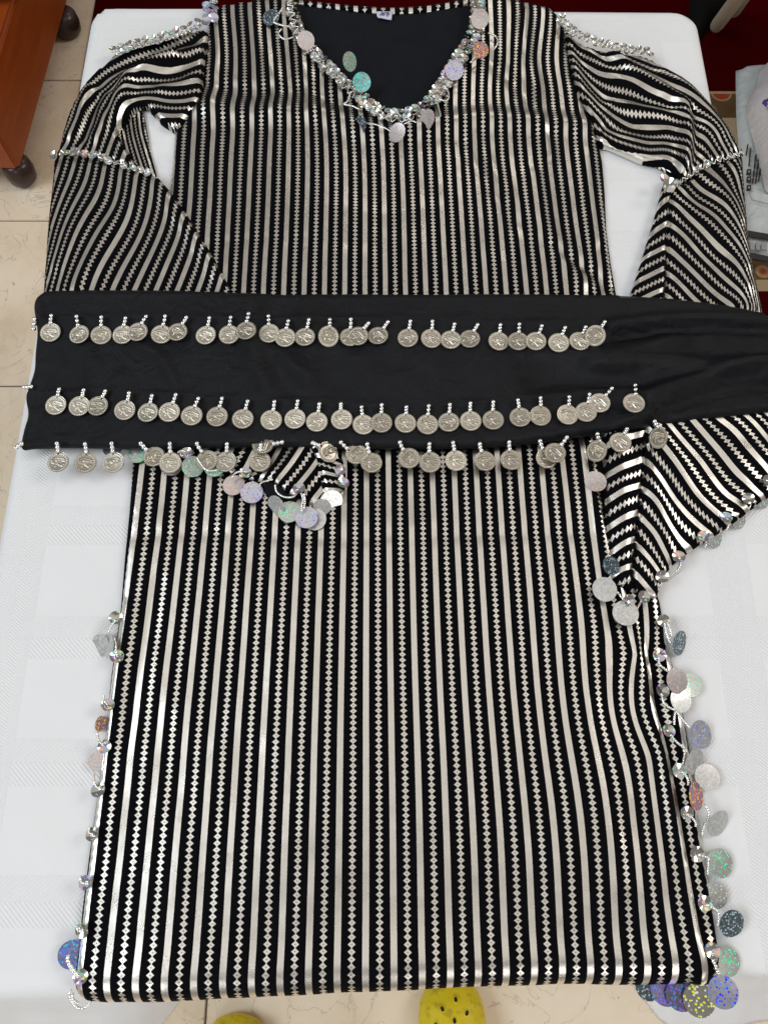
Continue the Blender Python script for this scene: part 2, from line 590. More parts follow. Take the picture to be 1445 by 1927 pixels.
def panel(name, outline, z, mat, parent, uvf=None, hf=None, step=0.005, edge_r=0.004, low=None, origin=(0, 0, 0),
          px=True, smooth_outline=True, post=None, edge_step=0.004, edge_pow=1.0, oz=None):
    poly = PA(outline, z if oz is None else oz) if px else np.asarray(outline, float)
    if smooth_outline:
        poly = spline(poly, 6, True)
    ring = densify(poly, edge_step, True)
    # drop near-duplicate points
    keep = [0]
    for i in range(1, len(ring)):
        if np.linalg.norm(ring[i] - ring[keep[-1]]) > edge_step * 0.3:
            keep.append(i)
    ring = ring[keep]
    lo, hi = ring.min(0), ring.max(0)
    xs = np.arange(lo[0], hi[0] + step, step)
    ys = np.arange(lo[1], hi[1] + step, step * 0.866)
    gx, gy = np.meshgrid(xs, ys)
    gx = gx + (np.arange(len(ys)) % 2)[:, None] * step * 0.5
    q = np.stack([gx.ravel(), gy.ravel()], 1)
    q = q[inside(q, ring)]
    d = seg_dist(q, ring, np.roll(ring, -1, 0))
    ok = d > step * 0.45
    q, d = q[ok], d[ok]
    # an extra inner ring keeps the rolled edge round
    n = len(ring)
    pts = [Vector(p) for p in ring] + [Vector(p) for p in q]
    edges = [(i, (i + 1) % n) for i in range(n)]
    V, E, F, ov, oe, of = delaunay_2d_cdt(pts, edges, [], 1, 1e-7)
    V = np.array([(v.x, v.y) for v in V])
    dist = seg_dist(V, ring, np.roll(ring, -1, 0))
    t = np.clip(dist / edge_r, 0, 1)
    zz = np.full(len(V), float(z)) - edge_r * edge_pow * (1 - np.sqrt(np.maximum(0, 1 - (1 - t) ** 2)))
    if hf is not None:
        zz += hf(V) * (0.25 + 0.75 * np.clip(dist / (edge_r * 2.5), 0, 1))
    uv = uvf(V) if uvf is not None else V.copy()
    # boundary loop -> skirt that closes the edge downwards
    faces = [tuple(f) for f in F]
    cnt = {}
    for f in faces:
        for i in range(len(f)):
            e = (f[i], f[(i + 1) % len(f)])
            cnt[tuple(sorted(e))] = cnt.get(tuple(sorted(e)), []) + [e]
    bnd = [v[0] for v in cnt.values() if len(v) == 1]
    v3 = np.column_stack([V, zz])
    if low is not None:
        ids = sorted({i for e in bnd for i in e})
        mp = {}
        extra, extra_uv = [], []
        for i in ids:
            mp[i] = len(V) + len(extra)
            extra.append((V[i, 0], V[i, 1], min(low, zz[i] - 0.0004)))
            extra_uv.append(uv[i])
        v3 = np.vstack([v3, np.array(extra)])
        uv = np.vstack([uv, np.array(extra_uv)])
        for a, b in bnd:
            faces.append((b, a, mp[a], mp[b]))
    if post is not None:
        v3 = post(v3)
    v3 = v3 - np.array(origin)
    m = mesh_from(name, v3, faces, mat)
    L = m.uv_layers.new(name='UVMap')
    idx = np.empty(len(m.loops), dtype=np.int32)
    m.loops.foreach_get('vertex_index', idx)
    L.data.foreach_set('uv', uv[idx].astype(np.float32).ravel())
    return link(name, m, parent)


def guide_uv(guides, z, reg=2e-4, px_step=14):
    """stripe coordinate from stripes traced in the photograph: {index: polyline}"""
    pts, us, vs = [], [], []
    for u, line in guides:
        ln = densify(spline(np.array(line, float), 5), px_step)
        w = PA(ln, z)
        arc = np.concatenate([[0], np.cumsum(np.linalg.norm(np.diff(w, axis=0), axis=1))])
        pts += list(w)
        us += [u] * len(w)
        vs += list(arc)
    fu, fv = TPS(pts, us, reg), TPS(pts, vs, reg * 4)
    return lambda q: np.column_stack([fu(q), fv(q)])


# ------------------------------------------------------------------ floor
def tile_material():
    a = NT('beige_marble_tile')
    ob = a.obj()
    inf = a.n('ShaderNodeObjectInfo').outputs['Random']
    off = a.n('ShaderNodeVectorMath', operation='ADD')
    a.t.links.new(ob, off.inputs[0])
    cmb = a.n('ShaderNodeCombineXYZ')
    a.put(cmb.inputs[0], a.math('MULTIPLY', inf, 31.0))
    a.put(cmb.inputs[1], a.math('MULTIPLY', inf, 17.0))
    a.t.links.new(cmb.outputs[0], off.inputs[1])
    v = off.outputs[0]
    n1 = a.noise(v, 5, 6, 0.6)
    n2 = a.n('ShaderNodeTexNoise')
    n2.inputs['Scale'].default_value = 9
    n2.inputs['Detail'].default_value = 7
    n2.inputs['Distortion'].default_value = 1.6
    a.t.links.new(v, n2.inputs['Vector'])
    c = a.ramp(n1, [(0.3, (0.68, 0.54, 0.385)), (0.5, (0.80, 0.66, 0.49)), (0.72, (0.86, 0.75, 0.60))])
    vein = a.math('LESS_THAN', a.math('ABSOLUTE', a.math('SUBTRACT', n2.outputs['Fac'], 0.5)), 0.006)
    vm = a.math('MULTIPLY', vein, a.math('MULTIPLY', n1, 0.55))
    c = a.mix(vm, c, (0.26, 0.19, 0.13))
    pit = a.math('GREATER_THAN', a.noise(v, 70, 2), 0.74)
    c = a.mix(a.math('MULTIPLY', pit, 0.5), c, (0.24, 0.15, 0.09))
    a.set(color=c, rough=a.mixf(n1, 0.22, 0.36), spec=0.45)
    return a.m


grout = simple('grey_grout', (0.16, 0.13, 0.11), 0.9, var=0.2)
bm = bmesh.new()
bm_box(bm, (0, 1.0, -0.06), (14, 14, 0.114))
floor = link('floor', from_bm('floor', bm, grout))
tag(floor, kind='structure', label='beige marble tiled floor under the table')
TS = 0.4295
bm = bmesh.new()
bm_box(bm, (0, 0, 0), (TS - 0.0035, TS - 0.0035, 0.008), bevel=0.0012)
tile_mesh = from_bm('tile', bm, tile_material())
for i in range(-5, 6):
    for j in range(-3, 10):
        x = -0.2868 + TS * (i + 0.5)
        y = 0.798 + TS * (j - 3 + 0.5)
        o = link('tile', tile_mesh, floor, (x, y, -0.004 + random.uniform(0, 0.0004)))

# ------------------------------------------------------------------ rug
def rug_material():
    a = NT('red_rug_pile')
    ob = a.obj()
    sep = a.n('ShaderNodeSeparateXYZ')
    a.t.links.new(ob, sep.inputs[0])
    x, y = sep.outputs[0], sep.outputs[1]
    nz = a.noise(ob, 300, 3)
    red = a.mix(nz, (0.034, 0.0006, 0.0012), (0.062, 0.0012, 0.002))
    vor = a.n('ShaderNodeTexVoronoi', feature='F1')
    vor.inputs['Scale'].default_value = 17
    a.t.links.new(ob, vor.inputs['Vector'])
    flor = a.ramp(vor.outputs['Distance'], [(0.0, (0.35, 0.045, 0.02)), (0.33, (0.32, 0.06, 0.025)), (0.40, (0.42, 0.28, 0.15)),
                                            (0.46, (0.13, 0.075, 0.035)), (1.0, (0.10, 0.055, 0.028))], 'LINEAR')
    beige = a.mix(nz, (0.34, 0.25, 0.15), (0.46, 0.35, 0.22))

    def between(lo, hi):
        return a.math('MULTIPLY', a.math('GREATER_THAN', y, lo), a.math('LESS_THAN', y, hi))
    c = red
    for lo, hi, cc in ((1.527, 1.612, flor), (1.604, 1.612, beige), (1.24, 1.527, beige), (1.06, 1.24, flor), (1.03, 1.06, beige),
                       (1.93, 1.965, beige), (2.06, 2.2, flor)):
        c = a.mix(between(lo, hi), c, cc)
    a.set(color=c, rough=0.95, spec=0.0)
    a.bump(a.noise(ob, 700, 2), 0.6, 0.003)
    return a.m


bm = bmesh.new()
bm_box(bm, (0.95, 2.2, 0.004), (3.4, 2.5, 0.008), bevel=0.003)
tag(link('rug', from_bm('rug', bm, rug_material())), 'dark red patterned rug on the floor behind the table', 'rug')

# ------------------------------------------------------------------ wooden sofa base and cushion
def wood_material():
    a = NT('orange_wood')
    ob = a.obj()
    mp = a.n('ShaderNodeMapping')
    mp.inputs['Scale'].default_value = (1, 1, 9)
    a.t.links.new(ob, mp.inputs['Vector'])
    g = a.noise(mp.outputs[0], 5, 6, 0.6)
    f = a.noise(ob, 14, 4)
    c = a.ramp(g, [(0.25, (0.225, 0.038, 0.005)), (0.55, (0.32, 0.060, 0.007)), (0.8, (0.40, 0.088, 0.011))])
    c = a.mix(a.math('MULTIPLY', f, 0.35), c, (0.22, 0.045, 0.006))
    a.set(color=c, rough=0.38, spec=0.4)
    return a.m


wood = wood_material()
SX, SY = -0.822, 1.314
sofa_yaw = math.atan2(-0.7881 + 0.8218, 1.8553 - 1.3146)
sofa = empty('sofa', (SX, SY, 0), 'orange wooden sofa with dark round feet left of the table', 'sofa', rz=-sofa_yaw)
bm = bmesh.new()
bm_box(bm, (-0.45, 0.80, 0.15), (0.90, 1.60, 0.18), bevel=0.008)
link('base', from_bm('sofa_base', bm, wood), sofa)
foot_mat = simple('dark_brown_foot', (0.035, 0.018, 0.014), 0.3, var=0.3)
foot = lathe_mesh('foot', [(0.0, 0.0), (0.022, 0.0), (0.032, 0.012), (0.035, 0.032), (0.032, 0.052), (0.024, 0.062), (0.0, 0.062)], foot_mat, 20)
for fx, fy in ((-0.022, 0.028), (-0.010, 0.50), (-0.008, 1.10), (-0.86, 0.05), (-0.86, 1.54)):
    link('foot', foot, sofa, (fx, fy, 0.001))


def cushion_material():
    a = NT('red_woven_upholstery')
    ob = a.obj()
    vor = a.n('ShaderNodeTexVoronoi', feature='DISTANCE_TO_EDGE')
    vor.inputs['Scale'].default_value = 14
    a.t.links.new(ob, vor.inputs['Vector'])
    c = a.ramp(vor.outputs['Distance'], [(0.0, (0.10, 0.03, 0.02)), (0.06, (0.22, 0.03, 0.02)), (0.2, (0.26, 0.035, 0.03)), (0.5, (0.17, 0.10, 0.05))])
    a.set(color=c, rough=0.9, spec=0.15)
    a.bump(a.noise(ob, 300, 2), 0.4, 0.002)
    return a.m


cush = empty('seat_cushion', (SX, SY, 0.242), 'red patterned seat cushion with cream piping on the wooden sofa', 'cushion', rz=-sofa_yaw)
bm = bmesh.new()
bm_box(bm, (-0.42, 0.92, 0.07), (0.86, 1.30, 0.14), bevel=0.035)
link('cushion_body', from_bm('cushion_body', bm, cushion_material(), True), cush)
pip = simple('cream_piping', (0.55, 0.48, 0.36), 0.8)
ring = [(0.0, 0.29, 0.020), (0.013, 0.33, 0.020), (0.013, 1.5, 0.020), (0.0, 1.56, 0.020)]
link('piping', tube_mesh('piping', ring, 0.009, pip, 8), cush)
ring = [(0.0, 0.29, 0.125), (0.008, 0.33, 0.125), (0.008, 1.5, 0.125), (0.0, 1.56, 0.125)]
link('piping', tube_mesh('piping', ring, 0.006, pip, 8), cush)

# ------------------------------------------------------------------ chair legs and dark bundle behind the table
cream = simple('cream_painted_tube', (0.50, 0.42, 0.31), 0.45, var=0.12, vscale=30)
chair = empty('chair', (1.05, 1.95, 0), 'cream tubular chair standing on the red rug behind the table', 'chair')
co = Vector((1.05, 1.95, 0))


def chair_leg(foot_px, up_px, h):
    a = Vector(P(*foot_px, 0.025))
    b = Vector(P(*up_px, h))
    pts = [a.lerp(b, t) - co for t in (0, 0.012, 0.03, 0.06, 0.3, 0.6, 1.0)]
    link('leg', tube_mesh('leg', pts, [0.006, 0.013, 0.0155, 0.0165, 0.0165, 0.0165, 0.0165], cream, 14), chair)
    return b


b1 = chair_leg((1345, 52), (1445, -80), 0.36)
b2 = chair_leg((1378, 24), (1462, -100), 0.36)
b3 = b1 + Vector((0.32, -0.05, 0))
b4 = b2 + Vector((0.34, 0.1, 0))
for k, b in enumerate((b3, b4)):
    a = Vector((b.x + 0.06, b.y, 0.01))
    link('leg', tube_mesh('leg', [a - co, b - co], 0.0165, cream, 12), chair)
bm = bmesh.new()
c = (b1 + b2 + b3 + b4) / 4
bm_box(bm, (c.x - co.x, c.y - co.y + 0.06, 0.375), (0.42, 0.44, 0.03), bevel=0.012)
link('seat', from_bm('seat', bm, simple('black_seat', (0.012, 0.011, 0.011), 0.6), True), chair)

blk = panel('fabric_bundle', [(1296, 40), (1304, -20), (1330, -60), (1362, -50), (1366, 0), (1352, 30), (1336, 50), (1322, 66), (1304, 74), (1294, 64)],
            0.05, simple('black_bundle_cloth', (0.006, 0.005, 0.005), 0.9, spec=0.1), None, step=0.012, edge_r=0.04, low=0.009,
            hf=lambda q: 0.012 * vnoise(q, 20, 3), edge_step=0.01, oz=0.02)
tag(blk, 'black cloth bundle lying beside the cream chair legs', 'cloth')

# ------------------------------------------------------------------ plastic bags on the rug
def plastic(name, c0, c1, rough=0.35):
    a = NT(name)
    ob = a.obj()
    n = a.n('ShaderNodeTexNoise')
    n.inputs['Scale'].default_value = 16
    n.inputs['Detail'].default_value = 4
    n.inputs['Distortion'].default_value = 2.0
    a.t.links.new(ob, n.inputs['Vector'])
    a.set(color=a.mix(n.outputs['Fac'], c0, c1), rough=rough, spec=0.5)
    a.bump(n.outputs['Fac'], 0.5, 0.012)
    return a.m


mailer = empty('mailer_bag', P(1420, 300, 0.008), 'pale grey plastic mailing bag with black print on the rug', 'bag')
mo = Vector(mailer.location)
ZM = 0.030
panel('bag_body', [(1385, 131), (1410, 127), (1450, 123), (1540, 120), (1640, 250), (1640, 470), (1450, 492), (1424, 487), (1398, 480), (1397, 420), (1392, 300), (1386, 210)],
      ZM, plastic('pale_grey_plastic', (0.50, 0.54, 0.535), (0.66, 0.69, 0.68)), mailer, step=0.014, edge_r=0.02, low=0.0085, origin=mo,
      hf=lambda q: 0.0025 * vnoise(q, 14, 5) + 0.0015 * vnoise(q, 32, 6), edge_step=0.012, oz=0.014, smooth_outline=False)
ink = simple('black_print', (0.02, 0.02, 0.022), 0.5)
grey_ink = simple('grey_print', (0.30, 0.32, 0.33), 0.5)


def strip(name, quad_px, z, mat, parent, org, dz=0.0015):
    pts = [Vector(P(*p, z)) - org for p in quad_px]
    v = [tuple(p) for p in pts] + [(p.x, p.y, p.z - dz) for p in pts]
    n = len(pts)
    f = [tuple(range(n))] + [(i, i + n, (i + 1) % n + n, (i + 1) % n) for i in range(n)]
    return link(name, mesh_from(name, v, f, mat, False), parent)


strip('printed_band', [(1392, 431), (1445, 440), (1500, 444), (1500, 454), (1445, 450), (1394, 442)], ZM + 0.009, ink, mailer, mo, 0.0035)
strip('printed_band', [(1398, 472), (1445, 482), (1500, 486), (1500, 500), (1445, 492), (1400, 484)], ZM + 0.008, ink, mailer, mo, 0.0035)
for x0, x1 in ((1411, 1419), (1422, 1429), (1432, 1442)):
    strip('printed_block', [(x0, 455), (x1, 457), (x1, 471), (x0, 469)], ZM + 0.0075, grey_ink, mailer, mo, 0.003)
for xt, xb, y0, y1 in ((1421, 1414.5, 290, 346), (1427, 1420, 292, 346), (1433, 1426, 292, 342), (1406, 1402.5, 271, 292), (1411, 1408, 278, 313)):
    for s_ in range(4):
        t0, t1 = s_ / 4, (s_ + 0.84) / 4
        xa, ya, xc, yc = xt + (xb - xt) * t0, y0 + (y1 - y0) * t0, xt + (xb - xt) * t1, y0 + (y1 - y0) * t1
        strip('printed_line', [(xa, ya), (xa + 1.9, ya), (xc + 1.9, yc), (xc, yc)], ZM + 0.0075, ink, mailer, mo, 0.004)
for y in (318, 332, 348):
    strip('printed_block', [(1405, y), (1413, y), (1412, y + 10), (1404, y + 10)], ZM + 0.0075, ink, mailer, mo, 0.003)
    strip('printed_block', [(1407, y + 3), (1410, y + 3), (1410, y + 6), (1407, y + 6)], ZM + 0.0085, grey_ink, mailer, mo, 0.0015)
ln = [Vector(P(*p, ZM + 0.006)) - mo for p in ((1413, 336), (1409, 365), (1414, 376), (1445, 384), (1480, 388))]
link('printed_outline', tube_mesh('printed_outline', ln, 0.001, grey_ink, 6), mailer)

wbag = empty('carrier_bag', P(1440, 220, 0.03), 'crumpled white carrier bag with purple letters on the grey mailing bag', 'bag')
wo = Vector(wbag.location)
ZW = 0.095
panel('bag_body', [(1452, 108), (1436, 122), (1429, 148), (1416, 170), (1411, 190), (1414, 214), (1423, 248), (1432, 286), (1441, 320), (1456, 352), (1520, 330), (1560, 200), (1520, 110)],
      ZW, plastic('white_thin_plastic', (0.60, 0.56, 0.54), (0.78, 0.74, 0.73), 0.45), wbag, step=0.012, edge_r=0.06, low=0.05, origin=wo,
      hf=lambda q: 0.008 * vnoise(q, 13, 8) + 0.006 * vnoise(q, 28, 9), edge_step=0.01, oz=0.055)
purple = simple('purple_print', (0.10, 0.07, 0.36), 0.5)


def text_mesh(body, size, mat, depth=0.0008):
    cu = bpy.data.curves.new('lettering', 'FONT')
    cu.body = body
    cu.size = size
    cu.extrude = depth
    tmp = bpy.data.objects.new('lettering', cu)
    col.objects.link(tmp)
    dg = bpy.context.evaluated_depsgraph_get()
    m = bpy.data.meshes.new_from_object(tmp.evaluated_get(dg))
    bpy.data.objects.remove(tmp)
    m.materials.clear()
    m.materials.append(mat)
    return m


lp = Vector(P(1433, 190, ZW + 0.004)) - wo
link('lettering', text_mesh('LOW', 0.032, purple, 0.004), wbag, lp, (0, 0, R(-62)))

# ------------------------------------------------------------------ table
X0, X1 = -0.3685, 0.3935          # side edges of the covered top


def y_near(x):
    return -0.1560 + (x + 0.30) * 0.0215


def y_far(x):
    return 0.9335 - (x + 0.3685) * 0.0095


table = empty('table', (0.0125, 0.39, 0), 'dining table hidden under the white tablecloth', 'table')
to = Vector(table.location)
twood = simple('brown_table_wood', (0.16, 0.075, 0.035), 0.4, var=0.25, vscale=12)
bm = bmesh.new()
bm_box(bm, (0, 0, T - 0.018), ((X1 - X0) - 0.012, 1.055, 0.028), bevel=0.006)
link('tabletop', from_bm('tabletop', bm, twood), table)
for sx in (-1, 1):
    for sy in (-1, 1):
        bm = bmesh.new()
        bm_box(bm, (sx * 0.32, sy * 0.47, (T - 0.032) / 2), (0.055, 0.055, T - 0.032), bevel=0.004)
        link('leg', from_bm('leg', bm, twood), table)


# ------------------------------------------------------------------ tablecloth: top sheet and hanging sides in one piece
def make_tablecloth():
    rc = 0.030
    per = []          # perimeter, counter-clockwise from the near left corner
    yn0, yn1, yf0, yf1 = y_near(X0), y_near(X1), y_far(X0), y_far(X1)
    cs = [((X0 + rc, yn0 + rc), 180), ((X1 - rc, yn1 + rc), 270), ((X1 - rc, yf1 - rc), 0), ((X0 + rc, yf0 - rc), 90)]
    for (cx, cy), a0 in cs:
        for k in range(7):
            w = R(a0 + 90 * k / 6)
            per.append((cx + rc * math.cos(w), cy + rc * math.sin(w)))
    ring = densify(np.array(per), 0.009, True)
    n = len(ring)
    step = 0.0085
    gx, gy = np.meshgrid(np.arange(X0, X1, step), np.arange(-0.18, 0.95, step))
    q = np.stack([gx.ravel(), gy.ravel()], 1)
    q = q[inside(q, ring)]
    d = seg_dist(q, ring, np.roll(ring, -1, 0))
    q = q[d > 0.004]
    pts = [Vector(p) for p in ring] + [Vector(p) for p in q]
    V, E, F, *_ = delaunay_2d_cdt(pts, [(i, (i + 1) % n) for i in range(n)], [], 1, 1e-7)
    V = np.array([(v.x, v.y) for v in V])
    dist = seg_dist(V, ring, np.roll(ring, -1, 0))
    er = 0.006
    t = np.clip(dist / er, 0, 1)
    z = T - er * (1 - np.sqrt(np.maximum(0, 1 - (1 - t) ** 2))) + (0.0010 * vnoise(V, 9, 21) + 0.0005 * vnoise(V, 30, 22) + sum(am * np.exp(-((V[:, 1] - yc - 0.004 * vnoise(V, 6, 23)) / 0.0022) ** 2) for yc, am in ((0.838, 0.0007), (0.812, 0.0009), (0.560, 0.0007), (0.215, 0.0007), (-0.128, 0.0008)))) * np.clip(dist / 0.03, 0, 1)
    uv = list(map(tuple, V))
    verts = [(*p, zz) for p, zz in zip(V, z)]
    faces = [tuple(f) for f in F]
    # hanging sides
    rows = 14
    hem_l = [(-260, 1960), (-100, 1966), (0, 1972), (120, 1980), (230, 1968), (300, 1950), (322, 1925)]
    hem_r = [(1196, 1868), (1212, 1896), (1232, 1917), (1258, 1934), (1300, 1936), (1350, 1926), (1445, 1905), (1560, 1890), (1700, 1880)]
    DROP_L, DROP_R = 0.20, 0.165
    hl = np.array([P(*p, T - DROP_L)[:2] for p in hem_l])
    hr = np.array([P(*p, T - DROP_R)[:2] for p in hem_r])
    prev = None
    cen = np.array([(X0 + X1) / 2, 0.39])
    arc = 0.0
    base_rows = []
    for i in range(n):
        p = ring[i]
        nx = ring[(i + 1) % n] - ring[i - 1]
        nrm = np.array([nx[1], -nx[0]])
        nrm /= np.linalg.norm(nrm)
        out, drop = 0.012, 0.22
        hemxy = p + nrm * 0.012
        if p[1] < 0.0 and abs(p[0]) < 0.5 and nrm[1] < -0.3:
            x = p[0]
            yv = y_near(x) - 0.004
            wl = 1 / (1 + math.exp((x + 0.1830) / 0.0042))
            wr = 1 / (1 + math.exp((0.2270 - x) / 0.0042))
            yl = np.interp(x * 1.20, hl[:, 0], hl[:, 1])
            yr = np.interp(x * 1.13, hr[:, 0], hr[:, 1])
            xo = x * (1 + 0.20 * wl + 0.13 * wr)
            hemxy = np.array([xo, yv * (1 - wl - wr) + yl * wl + yr * wr])
            drop = 0.19 + (DROP_L - 0.19) * wl + (DROP_R - 0.19) * wr
        wav = 0.006 * math.sin(i * 0.42) + 0.003 * math.sin(i * 1.1)
        r0 = []
        for k in range(1, rows + 1):
            s = k / rows
            e = s ** 1.15
            xy = p + (hemxy - p) * e + nrm * (0.004 * min(1, s * 6)) + nrm * wav * s * 0.6
            zz = T - er - (drop - er) * s
            r0.append(len(verts))
            verts.append((xy[0], xy[1], zz))
            far = p + nrm * drop * s
            uv.append((far[0], far[1]))
        base_rows.append(r0)
    # ring vertices keep their order at the start of V
    for i in range(n):
        j = (i + 1) % n
        a = [i] + base_rows[i]
        b = [j] + base_rows[j]
        for k in range(rows):
            faces.append((b[k], a[k], a[k + 1], b[k + 1]))
    m = mesh_from('tablecloth', verts, faces, MAT['linen'])
    L = m.uv_layers.new(name='UVMap')
    idx = np.empty(len(m.loops), dtype=np.int32)
    m.loops.foreach_get('vertex_index', idx)
    L.data.foreach_set('uv', np.array(uv, dtype=np.float32)[idx].ravel())
    o = link('tablecloth', m)
    md = o.modifiers.new('thickness', 'SOLIDIFY')
    md.thickness = 0.0011
    md.offset = -1
    return o


tag(make_tablecloth(), 'white damask tablecloth with woven herringbone bands covering the table', 'tablecloth')

# ------------------------------------------------------------------ the dress
dress = empty('dress', (0, 0.4, T), 'long black dress with silver stripes laid flat on the table', 'dress')
DO = Vector((0, 0.4, T))
ZB = T + 0.0065          # front of the body
ZS = T + 0.0095          # sleeves
ZF = T + 0.0125          # sleeve ends that lie over the body

rows_px = {
    1780: {-11: 156, -10: 208, -9: 263, -8: 317, -7: 371, -6: 424, -5: 477, -4: 530, -3: 582, -2: 635.5, -1: 688, 0: 741, 1: 793, 2: 846, 3: 898, 4: 950, 5: 1003, 6: 1055, 7: 1107, 8: 1159, 9: 1212, 10: 1264, 11: 1313, 11.5: 1340},
    1420: {-11: 197, -10: 246, -9: 297, -8: 346, -7: 395, -6: 444.5, -5: 493.5, -4: 543, -3: 591, -2: 640, -1: 688.7, 0: 737, 1: 785.7, 2: 834, 3: 882, 4: 930, 5: 977.5, 6: 1025, 7: 1073.5, 8: 1122, 9: 1170, 10: 1217.6, 11: 1256, 11.5: 1266, 12: 1293},
    1020: {-11: 250, -10: 297, -9: 340, -8: 384, -7: 428, -6: 472, -5: 515.7, -4: 560, -3: 603.6, -2: 647, -1: 689.6, 0: 732, 1: 775, 2: 818, 3: 860, 4: 903, 5: 946, 6: 989, 7: 1032, 8: 1075, 9: 1117.6, 10: 1160},
    520: {-10: 347, -9: 385.5, -8: 423.5, -7: 460, -6: 497, -5: 535, -4: 573, -3: 611, -2: 649, -1: 686.5, 0: 725, 1: 762, 2: 800, 3: 838, 4: 875, 5: 912.6, 6: 950, 7: 987.7, 8: 1025.6, 9: 1062, 10: 1100, 11: 1131},
    300: {-11: 326, -10: 362.7, -9: 398.7, -8: 435, -7: 471.6, -6: 507, -5: 543, -4: 579, -3: 614.5, -2: 650, -1: 685, 0: 721, 1: 755.7, 2: 791, 3: 826, 4: 861.7, 5: 895, 6: 928.5, 7: 963, 8: 998, 9: 1033, 10: 1068, 11: 1103.6},
    110: {-9: 411, -8: 443.5, -7: 477, -6: 510, -5: 542, -4: 573, 5: 892, 6: 924.6, 7: 955.7, 8: 984, 9: 1014, 10: 1047},
    25: {-8: 438, -7: 471, -6: 504.5, -5: 534, 6: 923, 7: 957, 8: 991, 9: 1021.6, 10: 1050},
    170: {-9: 405, -7: 478, -5: 546, -3: 606, 5: 890, 7: 952, 9: 1021},
    1230: {-11: 222, 9: 1144, 10: 1195, 11: 1214, 11.5: 1237},
    1340: {-11: 207, 11: 1228, 11.5: 1252, 12: 1280},
    1600: {-11: 176, 10: 1243, 11: 1284, 11.5: 1306, 12: 1322},
}
gp, gu = [], []
for y, d in rows_px.items():
    for n_, x in d.items():
        gp.append(P(x, y, ZB)[:2])
        gu.append(n_)
body_u = TPS(gp, gu, 3e-6)


def body_uv(q):
    return np.column_stack([body_u(q), q[:, 1] + 0.0015 * vnoise(q, 20, 2)])


rd = [
    ridge([(100, 1832), (300, 1836), (700, 1822), (1100, 1810), (1360, 1806)], 0.0030, 0.016),
    ridge([(360, 205), (460, 222), (600, 225), (720, 262), (900, 235), (1100, 250)], 0.0070, 0.016),
    ridge([(380, 160), (470, 178), (570, 175), (640, 200)], -0.0050, 0.013),
    ridge([(475, 30), (480, 70), (500, 120), (520, 165), (515, 220)], 0.0032, 0.008),
    ridge([(560, 110), (580, 160), (590, 220)], 0.0028, 0.008),
    ridge([(408, 40), (412, 100), (404, 160), (398, 240)], 0.0032, 0.007),
    ridge([(985, 30), (985, 90), (1000, 150), (1015, 230), (1030, 300)], 0.0034, 0.007),
    ridge([(905, 110), (940, 140), (1000, 200), (1040, 260)], -0.0030, 0.010),
    ridge([(868, 275), (886, 298), (905, 330), (940, 380), (975, 430)], -0.0026, 0.009),
    ridge([(884, 268), (903, 295), (924, 330), (960, 385), (1000, 440)], 0.0026, 0.010),
    ridge([(1000, 340), (1020, 420), (1050, 480), (1090, 540)], 0.0034, 0.010),
    ridge([(1040, 470), (1080, 500), (1115, 520), (1140, 548)], -0.0040, 0.006),
    ridge([(1085, 170), (1100, 260), (1105, 360), (1120, 460)], 0.0030, 0.008),
    ridge([(240, 1012), (420, 1008), (640, 1018), (860, 1010), (1100, 1006)], -0.0012, 0.006),
    ridge([(735, 1025), (765, 1010), (800, 985)], 0.0012, 0.006),
    ridge([(1096, 850), (1112, 920), (1128, 990), (1146, 1060), (1172, 1130), (1192, 1200), (1214, 1300), (1238, 1400), (1262, 1520), (1288, 1640), (1305, 1760), (1312, 1840)], 0.0045, 0.0060),
    ridge([(1110, 850), (1126, 920), (1142, 990), (1160, 1060), (1184, 1130), (1204, 1200), (1226, 1300), (1250, 1400), (1274, 1520), (1298, 1640), (1316, 1760)], -0.0045, 0.0055),
    ridge([(250, 1150), (236, 1210), (225, 1270), (215, 1330)], 0.0022, 0.008),
    ridge([(300, 1100), (276, 1200), (262, 1290), (240, 1400)], -0.0014, 0.007),
    ridge([(560, 400), (640, 395), (720, 410), (820, 400)], 0.0010, 0.008),
    ridge([(380, 470), (520, 455), (700, 465)], -0.0010, 0.008),
    ridge([(1100, 1330), (1112, 1450), (1140, 1560), (1165, 1660)], 0.0015, 0.010),
    ridge([(420, 870), (440, 980), (420, 1060)], 0.0012, 0.010),
]


def body_h(q):
    h = sum(r(q) for r in rd)
    st = q * np.array([1.0, 0.35])
    h = h + 0.0010 * vnoise(st, 16, 11) + 0.0006 * vnoise(q, 34, 12) + 0.00016 * vnoise(q, 80, 13)
    return h + 0.0009 * vnoise(q * np.array([0.4, 1.0]), 22, 14)


sil = np.array([P(x, y, T - 0.010)[:2] for x, y in ((100, 1880), (142, 1881), (168, 1886), (210, 1889), (300, 1884), (500, 1876), (800, 1863), (1100, 1853), (1330, 1854), (1356, 1848), (1420, 1840))])
HEM_R = 0.022


def hem_line(x):
    return np.interp(x, sil[:, 0], sil[:, 1]) + HEM_R


def hem_post(v):
    return bend_edge(v, ZB, hem_line, HEM_R)


